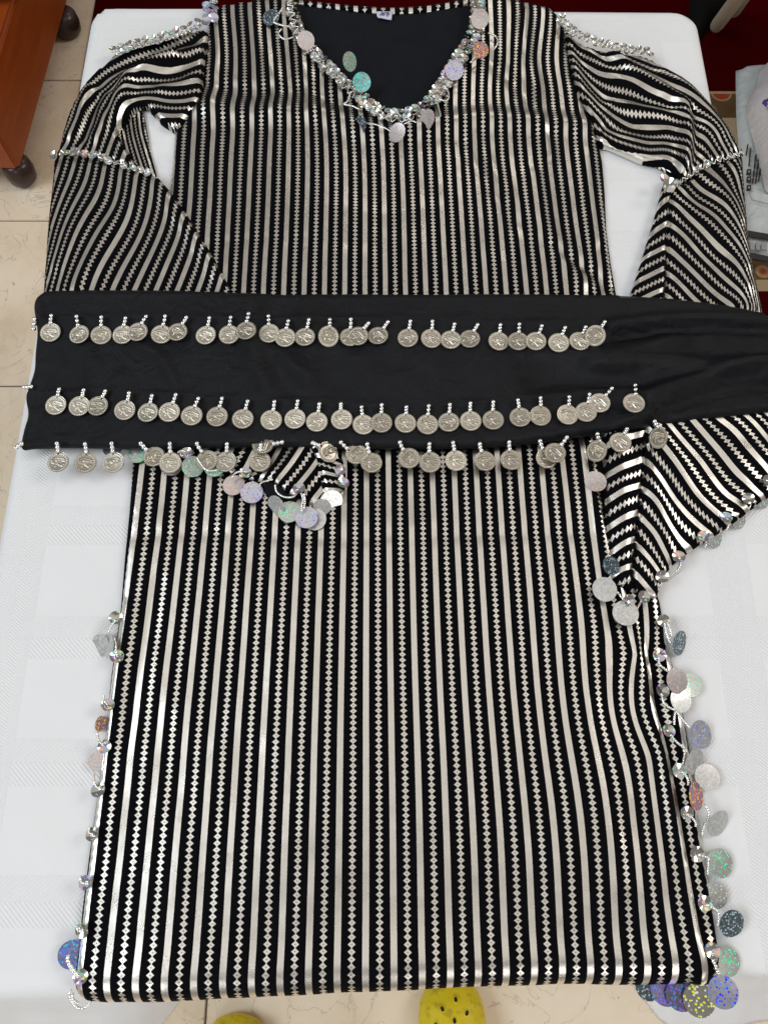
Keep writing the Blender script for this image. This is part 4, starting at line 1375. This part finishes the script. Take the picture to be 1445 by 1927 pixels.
coins_px = []
for (cx, cy), (tx, ty) in (((278, 250), (282, 158)), ((435, 261), (420, 162)), ((553, 264), (553, 166)), ((671, 262), (684, 172)), ((752, 247), (797, 162)), ((880, 260), (900, 160)), ((967, 248), (1015, 168)), ((1122, 265), (1140, 170)), ((1248, 262), (1255, 168)), ((1340, 240), (1352, 148)),
                         ((308, 645), (325, 558)), ((435, 650), (458, 562)), ((535, 650), (575, 568)), ((682, 672), (705, 578)), ((808, 685), (828, 592)), ((923, 683), (958, 588)), ((1045, 702), (1080, 608)), ((1183, 707), (1208, 608)), ((1322, 720), (1348, 622)),
                         ((320, 953), (312, 852)), ((468, 957), (465, 855)), ((620, 955), (610, 852)), ((840, 925), (768, 850)), ((928, 957), (925, 852)), ((1128, 945), (1072, 852)), ((1230, 952), (1235, 855))):
    coins_px.append((cx / 2.89, cy / 2.89 + 540, tx / 2.89, ty / 2.89 + 540))
for (cx, cy), (tx, ty) in (((310, 197), (305, 103)), ((397, 220), (413, 128)), ((503, 217), (525, 122)), ((631, 220), (638, 122)), ((748, 218), (752, 120)), ((792, 212), (848, 140)), ((900, 210), (952, 135)), ((1062, 222), (1075, 130)), ((1188, 225), (1195, 130)), ((1294, 232), (1315, 145)), ((1398, 227), (1440, 150)),
                         ((320, 668), (338, 568)), ((450, 662), (463, 563)), ((568, 678), (580, 580)), ((703, 665), (697, 580)), ((820, 693), (810, 597)), ((918, 683), (920, 585)), ((1048, 685), (1053, 598)), ((1168, 692), (1175, 590)), ((1284, 680), (1290, 583)), ((1402, 673), (1400, 575)),
                         ((258, 893), (262, 800)), ((275, 800), (378, 787)), ((627, 848), (545, 790)), ((782, 852), (698, 788)), ((863, 900), (842, 798)), ((1068, 875), (1018, 787)), ((1183, 897), (1178, 797)), ((1322, 888), (1308, 790))):
    coins_px.append((cx / 2.89 + 400, cy / 2.89 + 560, tx / 2.89 + 400, ty / 2.89 + 560))
for (cx, cy), (tx, ty) in (((213, 250), (222, 175)), ((302, 250), (308, 172)), ((383, 250), (410, 180)), ((487, 257), (517, 187)), ((582, 250), (610, 185)), ((650, 230), (697, 162)),
                         ((188, 610), (188, 527)), ((312, 597), (302, 518)), ((403, 590), (405, 508)), ((527, 585), (535, 503)), ((612, 573), (628, 492)), ((673, 532), (730, 465)), ((830, 533), (836, 450)),
                         ((150, 797), (127, 718)), ((270, 792), (262, 710)), ((432, 785), (402, 705)), ((470, 760), (525, 687)), ((655, 755), (663, 672)), ((768, 712), (797, 650)), ((935, 695), (925, 615))):
    coins_px.append((cx / 2.4286 + 850, cy / 2.4286 + 540, tx / 2.4286 + 850, ty / 2.4286 + 540))
flipped = {1, 2, 4, 8, 12, 17, 21, 24, 30, 33, 36, 39, 45, 52, 60, 63, 70}


def sz(x, y):
    return ZC + float(scarf_h(np.array([[x, y]]))[0])


for i, (cx, cy, tx, ty) in enumerate(coins_px):
    hang = cy > (800 if cx < 1060 else 805) and cy > 815 or (cx < 640 and cy > 812)
    w0 = P(cx, cy, ZC)
    zc = (T + 0.0165) if hang else max(sz(w0[0] + 0.0104 * r_ * math.cos(k_), w0[1] + 0.0104 * r_ * math.sin(k_)) for r_ in (0.5, 1.0) for k_ in np.arange(0, 6.28, 0.52)) + 0.0013
    if i in (len(coins_px) - 3, len(coins_px) - 2, len(coins_px) - 1):
        zc = T + 0.0205
    if 480 < cx < 505 and cy < 850 or 1040 < cx < 1050 and cy > 840:
        zc += 0.003
    if any(abs(cx - c[0]) < 34 and abs(cy - c[1]) < 26 for c in coins_px[:i]):
        zc += 0.0016
    c = Vector(P(cx, cy, zc))
    wt = P(tx, ty, ZC)
    zt = (sz(*wt[:2]) if inside(np.array([wt[:2]]), PA(scarf_px, ZC))[0] else T + 0.019) + 0.0030
    t = Vector(P(tx, ty, zt))
    d = (t - c)
    d.z = 0
    ang = math.atan2(d.y, d.x) - math.pi / 2
    lean = random.uniform(-0.02, 0.10)
    side = random.uniform(-0.10, 0.10)
    if abs(cx - 617) < 3 or abs(cx - 1235) < 3 or abs(cx - 1117.6) < 4:
        lean, side = 0.5, 0.25
        c.z += 0.003
    o = link('coin', COINS[1 if i in flipped else 0], scarf, c - SO, (Euler((lean, side, 0)).to_matrix().to_4x4()).to_euler())
    o.rotation_euler = (Matrix.Rotation(ang, 3, 'Z') @ Euler((lean, side, 0)).to_matrix()).to_euler()
    Mi = (Matrix.Translation(c - SO) @ o.rotation_euler.to_matrix().to_4x4()).inverted()
    hole = c + o.rotation_euler.to_matrix() @ Vector((0, 0.0083, 0.001))
    start = hole + (t - hole).normalized() * 0.0030
    for k in range(3):
        p = start.lerp(t, k / 2) + Vector((random.uniform(-1, 1), random.uniform(-1, 1), 0)) * 0.0002
        b = link('bead', bead_me, o)
        b.location = Mi @ (p - SO)
# loose bead strands whose coins hang over the left edge
for pts in (((66, 601), (65, 610), (64, 619)), ((47, 729), (53, 729), (60, 728)), ((42, 835), (36, 839), (31, 843))):
    for px_, py_ in pts:
        w = P(px_, py_, T + 0.018)
        link('bead', bead_me, scarf, Vector(w) - SO)

# ------------------------------------------------------------------ sequins and bead strings
def sequin_mesh(name, rad, mat, cup, hole_at=None, seg=28):
    v, f = [], []
    rings = [0.0, 0.35, 0.7, 1.0] if not cup else [0.0, 0.16, 0.55, 1.0]
    for k, rr in enumerate(rings):
        for s in range(seg):
            w = 2 * math.pi * s / seg
            x, y = rad * rr * math.cos(w), rad * rr * math.sin(w)
            if cup:
                z = (rr ** 1.5) * rad * 0.32 + (0.00012 if s % 2 else -0.00012) * (rr > 0.3)
            else:
                z = 0.00035 * (x / rad) ** 2 - 0.00025 * (y / rad) ** 2
            v.append((x, y, z + 0.0002))
    n = seg
    for k in range(len(rings) - 1):
        for s in range(seg):
            s2 = (s + 1) % seg
            f.append((k * n + s, k * n + s2, (k + 1) * n + s2, (k + 1) * n + s))
    top = len(v)
    # underside, 0.25 mm below
    v += [(x, y, z - 0.00025) for x, y, z in v]
    f += [tuple(i + top for i in q[::-1]) for q in f]
    k = len(rings) - 1
    e0 = len(v)
    v += [v[k * n + s] for s in range(seg)] + [v[top + k * n + s] for s in range(seg)]
    for s in range(seg):
        s2 = (s + 1) % seg
        f.append((e0 + s, e0 + s2, e0 + seg + s2, e0 + seg + s))
    m = mesh_from(name, v, f, mat)
    return m


SEQ = {}


def seq_mesh(kind, size):
    key = (kind, size)
    if key not in SEQ:
        SEQ[key] = sequin_mesh('large_sequin' if size == 'L' else 'small_sequin', 0.0108 if size == 'L' else 0.0056, MAT[kind], size != 'L')
    return SEQ[key]


def sequin(px_, py_, kind, size, z, tilt=(0.0, 0.0), sc=1.0, spin=None, parent=dress):
    p = Vector(P(px_, py_, z))
    rot = (Euler((tilt[0], tilt[1], 0)).to_matrix() @ Matrix.Rotation(spin if spin is not None else random.uniform(0, 6.28), 3, 'Z')).to_euler()
    o = link('large_sequin' if size == 'L' else 'small_sequin', seq_mesh(kind, size), parent, p - DO, rot)
    o.scale = (sc, sc, 1)
    return o


def rt(a=0.12):
    return (random.uniform(-a, a), random.uniform(-a, a))


zb, zt_ = ZB + 0.0028, T + 0.0035
ZX = ZF + 0.004
L_ = [  # px, py, kind, z, tilt, scale
    (259.8, 853, 'green', zb, rt(), 0.95), (213, 842, 'violet', zt_, rt(), 0.95), (323, 876, 'violet', zb, rt(), 1.0), (363, 878, 'green', ZF + 0.003, (0.5, 0.4), 0.95), (404, 880, 'green', ZF + 0.002, rt(), 0.9),
    (440, 913, 'pink', ZB + 0.004, rt(0.06), 0.98), (474, 927, 'violet', ZB + 0.005, rt(0.06), 1.0), (544.6, 963, 'green', ZB + 0.006, rt(0.06), 1.0), (577, 973.5, 'violet', ZB + 0.0075, rt(0.06), 1.0), (593, 977, 'plain', ZB + 0.003, rt(), 1.0),
    (519, 953, 'grey', ZB + 0.004, (0.5, -0.7), 1.0), (624, 942, 'grey', ZB + 0.004, (0.7, 0.3), 1.0), (606, 955, 'grey', ZB + 0.0035, (0.4, 0.3), 0.8), (262, 838, 'plain', zb, rt(), 0.9),
    (1120, 906, 'pink', ZB + 0.004, rt(0.05), 1.0), (1137, 1109, 'grey', ZF + 0.005, rt(0.05), 1.05), (1176.5, 1153.5, 'plain', ZF + 0.004, rt(0.05), 1.08),
    (1344, 1012, 'pale', zt_ + 0.002, (0.3, 0.5), 0.9), (1389, 976, 'pale', zt_ + 0.002, (0.3, 0.5), 0.9), (1434, 938, 'pale', zt_ + 0.002, (0.3, 0.5), 0.9), (1252, 1068, 'grey', zt_ + 0.002, (0.5, 0.6), 0.8), (1268, 1078, 'plain', zt_, (0.7, 0.6), 0.9), (1149, 1064, 'dark', ZF + 0.002, (0.3, -0.9), 0.8),
    (1278, 1210, 'dark', zt_ + 0.004, (0.35, 0.75), 1.05), (1273, 1281, 'pink', ZB + 0.006, (0.1, 0.35), 1.05), (1297, 1289, 'green', zt_ + 0.002, rt(0.1), 0.98), (1280, 1318, 'grey', ZB + 0.004, (0.0, 0.3), 0.98),
    (1317.8, 1382, 'violet', T + 0.009, (0.1, 0.42), 1.12), (1305, 1434, 'grey', T + 0.010, (0.45, 0.55), 1.08), (1330, 1462, 'plain', zt_ + 0.002, rt(0.08), 1.0), (1308.5, 1498, 'fire', T + 0.0105, (0.05, 0.72), 1.08),
    (1350, 1549, 'grey', T + 0.008, (0.5, 0.5), 1.08), (1354, 1624.5, 'green', T + 0.006, (0.0, 0.2), 1.05), (1344, 1685, 'pale', zt_, rt(0.1), 0.95), (1375.5, 1738, 'dark', T + 0.009, (0.35, 0.2), 1.02),
    (1367, 1809, 'green', zt_, rt(0.08), 1.0), (1359.5, 1867, 'blue', T + 0.022, rt(0.05), 1.08), (1315, 1882, 'yellow', T - 0.004, (0.1, -0.1), 1.16), (1281, 1872, 'deep', T - 0.008, rt(0.1), 1.12), (1252, 1862, 'deep', T - 0.012, rt(0.1), 1.12), (1221, 1853, 'dark', T - 0.014, rt(0.1), 1.1),
    (203.5, 1214, 'grey', T + 0.007, (0.1, -0.75), 0.98), (190, 1214, 'plain', zt_, (0.3, -0.5), 0.95), (190, 1362, 'fire', zt_, (0.0, -0.5), 0.62), (184, 1432, 'pink', zt_, rt(0.1), 0.75), (136, 1796, 'vivid', T + 0.004, (0.1, 0.22), 1.0),
    (510, 33, 'dark', ZB + 0.005, (0.2, -0.2), 1.0), (575.6, 76, 'pink', ZB + 0.016, (0.62, 0.2), 0.96), (680.6, 154.7, 'teal', ZB + 0.015, (0.72, 0.1), 0.98), (658, 116, 'green', ZB + 0.013, (0.5, 0.9), 0.98), (747, 249.5, 'pink', ZB + 0.012, (0.35, -0.6), 1.0),
    (677, 237, 'dark', ZB + 0.006, (0.4, -0.9), 1.0), (902.7, 35.5, 'pink', ZB + 0.017, (0.70, 0.1), 1.0), (855, 132, 'violet', ZB + 0.016, (0.6, 0.0), 1.0), (804, 224, 'pink', ZB + 0.012, (0.4, -0.8), 0.98), (904, 94, 'fire', ZB + 0.015, (0.5, 0.1), 0.88),
]
for x, y, k, z, tl, s in L_:
    sequin(x, y, k, 'L', z, tl, s)
# silver-plain second layer to the fiery neck sequin and the small cups
S_ = [
    (352, 854, 'mixed', ZF + 0.004), (462, 891, 'mixed', ZF + 0.004), (563, 920.6, 'mixed', ZF + 0.006), (642, 884, 'mixed', ZF + 0.008), (645, 910, 'mixed', ZF + 0.008),
    (1209.5, 1124, 'plain', ZF + 0.005), (1181, 1130, 'mixed', ZF + 0.004), (1245, 1085.6, 'plain', ZX), (1276, 1049, 'mixed', ZX), (1323.5, 1010.6, 'mixed', ZX), (1364.7, 975, 'mixed', ZX), (1407, 939, 'plain', ZX), (1443, 905, 'plain', ZX),
    (1247, 1168, 'plain', ZB + 0.004), (1239.7, 1232, 'mixed', ZB + 0.004), (1244.5, 1300, 'plain', ZB + 0.004), (1256.4, 1376, 'mixed', ZB + 0.004), (1276.7, 1449, 'green', ZB + 0.004), (1291, 1528.5, 'plain', ZB + 0.004), (1310, 1607, 'plain', ZB + 0.004), (1325, 1699, 'mixed', ZB + 0.004), (1338, 1789, 'mixed', ZB + 0.005),
    (219, 1163, 'plain', ZB), (220.6, 1236.6, 'mixed', ZB + 0.003), (203.5, 1327.5, 'mixed', ZB + 0.003), (197.5, 1404.5, 'mixed', ZB + 0.003), (186.5, 1487, 'plain', ZB + 0.003), (176, 1570, 'plain', ZB + 0.003), (163, 1661, 'mixed', ZB + 0.003), (157, 1750, 'plain', ZB + 0.003), (152.6, 1838.6, 'mixed', ZB + 0.003),
    (1249, 338, 'mixed', ZS + 0.006),
]
for x, y, k, z in S_:
    o = sequin(x, y, {'plain': 's_plain', 'mixed': 's_mixed', 'pale': 's_pale'}.get(k, k), 'S', z, rt(0.3), random.uniform(0.98, 1.1))


sequin(1258.5, 348, 's_pale', 'S', ZS + 0.014, (0.7, 0.0), 1.35)


def bead_string(pts_px, z, rad=0.0012, sag=0.0):
    """a cord of tiny silver beads"""
    if not hasattr(z, '__len__'):
        z = [z] * len(pts_px)
    p3 = np.array([P(*p, zz) for p, zz in zip(pts_px, z)])
    c = spline(p3, 8)
    c = densify(c, 0.00055)
    n = len(c)
    ph = np.arange(n) * 0.00055 / 0.0019
    r = rad * (0.62 + 0.38 * np.abs(np.sin(np.pi * ph)))
    link('bead_string', tube_mesh('bead_string', [Vector(p) - DO for p in c], list(r), MAT['seed'], 7), dress)


zst = ZB + 0.0055
for pts in (
    [(1239.7, 1236), (1240, 1250), (1249, 1258), (1257, 1264)], [(1244, 1304), (1248, 1322), (1258, 1331), (1270, 1336)], [(1272, 1338), (1280, 1350), (1290, 1362), (1300, 1372)], [(1270, 1338), (1268, 1352), (1268, 1364)],
    [(1260, 1382), (1272, 1396), (1284, 1406), (1292, 1414)], [(1288, 1416), (1286, 1430), (1284, 1440)], [(1280, 1452), (1290, 1460), (1294, 1470), (1294, 1478)], [(1290, 1532), (1302, 1540), (1308, 1548), (1308, 1556)],
    [(1325, 1514), (1331, 1524), (1333, 1534), (1330, 1544)], [(1326, 1548), (1322, 1562), (1320, 1572)], [(1312, 1608), (1324, 1612), (1332, 1614), (1332, 1626), (1331, 1646)], [(1328, 1702), (1340, 1708), (1350, 1716), (1352, 1728), (1350, 1742)],
    [(1340, 1792), (1342, 1806), (1345, 1818), (1350, 1832), (1357, 1846)], [(1336, 1794), (1340, 1808), (1347, 1820), (1354, 1836)],
    [(1254, 1170), (1260, 1184), (1262, 1196), (1256, 1206)], [(1250, 1172), (1252, 1188), (1256, 1200), (1262, 1212)],
    [(1157, 1110), (1164, 1118), (1172, 1128), (1178, 1134)], [(1208, 1128), (1202, 1138), (1197, 1148), (1196, 1154)],
    [(1276, 1052), (1279, 1060), (1276, 1070), (1270, 1076)], [(1324, 1014), (1328, 1022), (1325, 1030)], [(1365, 978), (1369, 988), (1366, 997)], [(1408, 942), (1411, 950), (1407, 958)], [(1244, 1090), (1243, 1098), (1238, 1104)],
    [(219, 1166), (210, 1178), (206, 1190)], [(215, 1200), (219, 1214), (219, 1226), (222, 1236)], [(197, 1308), (196, 1317), (203, 1326)], [(184, 1378), (186, 1392), (196, 1404)], [(177, 1456), (178, 1472), (184, 1482), (190, 1480)], [(170, 1556), (168, 1566), (176, 1570)],
    [(152, 1648), (154, 1660), (164, 1662)], [(146, 1742), (148, 1752), (158, 1750)], [(131, 1796), (130, 1808), (138, 1822), (150, 1838)], [(128, 1797), (127, 1809), (135, 1824), (148, 1840)],
    [(134, 1862), (132, 1876), (142, 1892), (154, 1898), (166, 1892), (172, 1884)], [(138, 1868), (138, 1880), (148, 1888)],
):
    bead_string(pts, zst if pts[0][1] < 1855 else T + 0.004)
for pts in ([(437, 899), (443, 890), (456, 887), (466, 888)], [(335, 852), (342, 848), (350, 850)], [(488, 916), (492, 908), (502, 905), (514, 902)], [(518, 912), (520, 924), (528, 932), (540, 936), (553, 934), (560, 926)], [(566, 926), (570, 938), (568, 950), (568, 962)], [(572, 928), (574, 942), (572, 958)],
            [(372, 862), (378, 872), (386, 882), (396, 886), (410, 884)]):
    bead_string(pts, ZF + 0.006)

# trims: double rows of small faceted sequins stitched with silver beads
TK = ['s_plain', 's_mixed', 's_plain', 's_pale', 's_mixed', 'grey', 's_plain']


def trim(line_px, z, rows, gap, pitch, kinds, sc, tilt, string=True):
    ln = spline(np.array([P(*p, z)[:2] for p in line_px]), 8)
    arc = np.concatenate([[0], np.cumsum(np.linalg.norm(np.diff(ln, axis=0), axis=1))])
    tt = np.linspace(0, arc[-1], max(2, int(round(arc[-1] / pitch)) + 1))
    pts = np.column_stack([np.interp(tt, arc, ln[:, 0]), np.interp(tt, arc, ln[:, 1])])
    n = len(pts)
    for i in range(n):
        d = pts[min(i + 1, n - 1)] - pts[max(i - 1, 0)]
        d = d / (np.linalg.norm(d) + 1e-9)
        nr = np.array([d[1], -d[0]])
        for r_ in range(rows):
            off = (r_ - (rows - 1) / 2) * gap
            p = pts[i] + nr * off + d * (pitch * 0.5 * (r_ % 2))
            o = link('small_sequin', seq_mesh(random.choice(kinds), 'S'), dress, (p[0] - DO.x, p[1] - DO.y, z + random.uniform(0, 0.0012) - DO.z))
            o.rotation_euler = (random.gauss(0, tilt), random.gauss(0, tilt), random.uniform(0, 6.28))
            s = sc * random.uniform(0.9, 1.08)
            o.scale = (s, s, 1)
    return pts


trim([(549, 2), (553, 30), (562, 62), (588, 96), (624, 134), (668, 176)], ZB + 0.0035, 2, 0.0078, 0.0082, ['s_plain', 'grey', 's_plain', 's_mixed'], 0.82, 0.40)
trim([(674, 182), (700, 202), (728, 216), (752, 218), (782, 212), (806, 198)], ZB + 0.004, 2, 0.0084, 0.0092, ['s_pale', 's_mixed', 's_plain', 's_mixed'], 0.92, 0.35)
trim([(812, 192), (832, 164), (850, 132), (872, 100), (890, 70), (898, 40), (898, 4)], ZB + 0.0045, 2, 0.0088, 0.0094, ['s_mixed', 's_plain', 's_mixed', 's_pale', 's_plain'], 0.98, 0.14)
trim([(216, 98), (255, 86), (300, 76), (342, 62), (376, 46)], ZS + 0.0040, 2, 0.0082, 0.0096, ['s_plain', 's_mixed', 's_plain', 's_pale', 's_plain'], 0.84, 0.14)
trim([(396, 42), (396, 26), (396, 12)], ZB + 0.004, 2, 0.0088, 0.0100, ['s_mixed', 'violet', 's_pale'], 1.0, 0.3)
trim([(1052, 34), (1064, 50), (1080, 64), (1120, 80), (1165, 92), (1215, 100)], ZS + 0.0040, 2, 0.0074, 0.0092, ['s_plain', 's_plain', 's_plain', 's_mixed'], 0.72, 0.25)
trim([(104, 294), (122, 290), (146, 289), (176, 294), (196, 299)], ZS + 0.0065, 1, 0, 0.0125, ['s_mixed', 's_pale', 's_plain', 's_mixed'], 1.0, 0.22)
trim([(206, 303), (232, 311), (252, 318), (280, 326)], ZS + 0.0065, 1, 0, 0.0105, ['s_plain', 's_mixed', 'grey'], 0.8, 0.6)
trim([(1276, 344), (1300, 328), (1330, 310), (1362, 298), (1392, 288)], ZS + 0.0075, 1, 0, 0.0150, ['s_plain', 'grey'], 0.75, 0.9)


def zig(line_px, z, amp, n):
    """beads sewn in a zigzag over a trim"""
    ln = spline(np.array(line_px, float), 10)
    arc = np.concatenate([[0], np.cumsum(np.linalg.norm(np.diff(ln, axis=0), axis=1))])
    t = np.linspace(0, arc[-1], n)
    p = np.column_stack([np.interp(t, arc, ln[:, 0]), np.interp(t, arc, ln[:, 1])])
    out = []
    for i in range(n):
        d = p[min(i + 1, n - 1)] - p[max(i - 1, 0)]
        d /= np.linalg.norm(d) + 1e-9
        out.append(tuple(p[i] + np.array([-d[1], d[0]]) * amp * (1 if i % 2 else -1)))
    bead_string(out, z, 0.0008)


zig([(545, 0), (550, 30), (562, 64), (590, 100), (626, 140), (668, 180)], ZB + 0.0075, 5.5, 34)
zig([(672, 184), (700, 206), (730, 222), (756, 226), (790, 216)], ZB + 0.006, 4, 16)
zig([(212, 100), (255, 88), (300, 77), (342, 63), (380, 46)], ZS + 0.0062, 3, 44)
zig([(1054, 38), (1066, 52), (1082, 66), (1122, 81), (1168, 93), (1218, 101)], ZS + 0.0062, 3, 46)
zig([(200, 301), (232, 312), (254, 319), (290, 328)], ZS + 0.008, 2, 16)
zig([(1266, 350), (1300, 328), (1330, 310), (1362, 298), (1398, 287)], ZS + 0.010, 3, 26)
for pts in ([(532, 14), (526, 24), (518, 34), (516, 42), (532, 48), (546, 50)], [(530, 54), (524, 64), (536, 74), (552, 70)], [(588, 80), (582, 90), (578, 100)], [(660, 172), (654, 190), (648, 196), (664, 200), (676, 206)], [(682, 224), (690, 232), (704, 234), (722, 240), (736, 248)], [(760, 234), (774, 228), (786, 232), (796, 236)],
            [(836, 160), (844, 176), (840, 190), (826, 186)], [(822, 192), (826, 206), (828, 220), (818, 222)], [(918, 62), (932, 68), (936, 80), (930, 92)], [(846, 150), (858, 148), (868, 142)], [(884, 118), (896, 110), (908, 104)]):
    bead_string(pts, ZB + 0.0065, 0.0012)

# ------------------------------------------------------------------ yellow clogs on the floor
def clog_material():
    a = NT('yellow_foam_rubber')
    ob = a.obj()
    n1 = a.noise(ob, 24, 5, 0.65)
    n2 = a.noise(ob, 70, 4, 0.6)
    c = a.mix(n1, (0.66, 0.50, 0.010), (0.78, 0.62, 0.018))
    grime = a.ramp(n2, [(0.52, (0, 0, 0)), (0.68, (1, 1, 1))])
    c = a.mix(a.math('MULTIPLY', grime, 0.45), c, (0.20, 0.13, 0.02))
    a.set(color=c, rough=0.48, spec=0.35)
    a.bump(n2, 0.25, 0.002)
    return a.m


clog_mat = clog_material()
vent_shade_mat = simple('vent_shade', (0.012, 0.010, 0.006), 0.9)


def clog_top(x, y):
    """height of the upper at x across and y back from the toe"""
    w = clog_w(y)
    s = np.clip(np.abs(x) / w, 0, 1)
    ridge_h = np.interp(y, [0, 0.01, 0.03, 0.06, 0.10, 0.135], [0.028, 0.040, 0.054, 0.066, 0.078, 0.084])
    return 0.022 + (ridge_h - 0.022) * np.sqrt(np.maximum(0, 1 - s ** 2.6))


def clog_w(y):
    return np.interp(y, [0, 0.004, 0.012, 0.03, 0.055, 0.09, 0.14, 0.19, 0.24, 0.262, 0.27], [0.006, 0.024, 0.037, 0.048, 0.0525, 0.0525, 0.046, 0.040, 0.038, 0.026, 0.008])


def make_clog(name, loc, rz, label, mirror):
    c = empty(name, loc, label, 'shoe', 'yellow clogs under the table edge', rz)
    ys = np.concatenate([np.linspace(0, 0.02, 9), np.linspace(0.025, 0.135, 26)])
    n = 33
    v, f = [], []
    for y in ys:
        w = float(clog_w(y))
        for k in range(n):
            x = w * math.sin(math.pi / 2 * (2 * k / (n - 1) - 1))
            v.append((x, -y, float(clog_top(np.array(x), y))))
    for i in range(len(ys) - 1):
        for k in range(n - 1):
            f.append((i * n + k, i * n + k + 1, (i + 1) * n + k + 1, (i + 1) * n + k))
    link('upper', mesh_from('upper', v, f, clog_mat), c)
    # sole and low back rim
    ys2 = np.concatenate([np.linspace(0, 0.02, 8), np.linspace(0.03, 0.24, 22), np.linspace(0.245, 0.27, 9)])
    left = [(-float(clog_w(y)), -y) for y in ys2]
    right = [(float(clog_w(y)), -y) for y in ys2[::-1]]
    loop = left + right
    m = len(loop)
    v, f = [], []
    for z, s in ((0.0, 0.93), (0.004, 0.98), (0.014, 1.02), (0.024, 1.0)):
        for x, y in loop:
            v.append((x * s, -0.135 + (y + 0.135) * (1 + (s - 1) * 0.4), z))
    for r_ in range(3):
        for k in range(m):
            k2 = (k + 1) % m
            f.append((r_ * m + k, r_ * m + k2, (r_ + 1) * m + k2, (r_ + 1) * m + k))
    f.append(tuple(range(m - 1, -1, -1)))
    f.append(tuple(3 * m + k for k in range(m)))
    link('sole', mesh_from('sole', v, f, clog_mat), c)
    back = [(-float(clog_w(y)) * 0.97, -y, 0.045 + 0.02 * (y - 0.13) / 0.14) for y in np.linspace(0.13, 0.262, 14)]
    back += [(-b[0], b[1], b[2]) for b in back[::-1]]
    link('heel_strap', tube_mesh('heel_strap', back, 0.006, clog_mat, 8), c)
    sx = -1 if mirror else 1
    for hx, hy in ((0.006, 0.023), (-0.016, 0.033), (0.021, 0.040), (0.001, 0.048), (-0.027, 0.053), (0.030, 0.060), (-0.012, 0.066), (0.015, 0.070), (0.0, 0.088), (-0.030, 0.078)):
        x = sx * hx
        z = float(clog_top(np.array(x), hy))
        e = 1e-3
        dzdx = (float(clog_top(np.array(x + e), hy)) - float(clog_top(np.array(x - e), hy))) / (2 * e)
        dzdy = -(float(clog_top(np.array(x), hy + e)) - float(clog_top(np.array(x), hy - e))) / (2 * e)
        nrm = Vector((-dzdx, -dzdy, 1)).normalized()
        h = link('vent_hole', VENT, c, Vector((x, -hy, z)) + nrm * 0.0002)
        h.rotation_euler = nrm.to_track_quat('Z', 'Y').to_euler()
        h.scale = (0.82, 1.25, 1)
    return c


# a vent: raised rim, and a flat dark disc painted as the shade inside
VENT = lathe_mesh('vent_hole', [(0.0, 0.0006), (0.0029, 0.0006), (0.0032, 0.0012), (0.0036, 0.0013), (0.0041, 0.0006), (0.0045, -0.0015)], vent_shade_mat, 16)
VENT.materials.append(clog_mat)
for i, p in enumerate(VENT.polygons):
    if i >= 32:
        p.material_index = 1
tip = P(846, 1845, 0.03)
make_clog('clog', (tip[0], tip[1], 0.0), R(3), 'yellow clog pointing at the table with its vent holes showing', False)
tip2 = P(449, 1913, 0.03)
make_clog('clog', (tip2[0], tip2[1], 0.0), R(-4), 'yellow clog of which only the toe tip shows, left of the other', True)
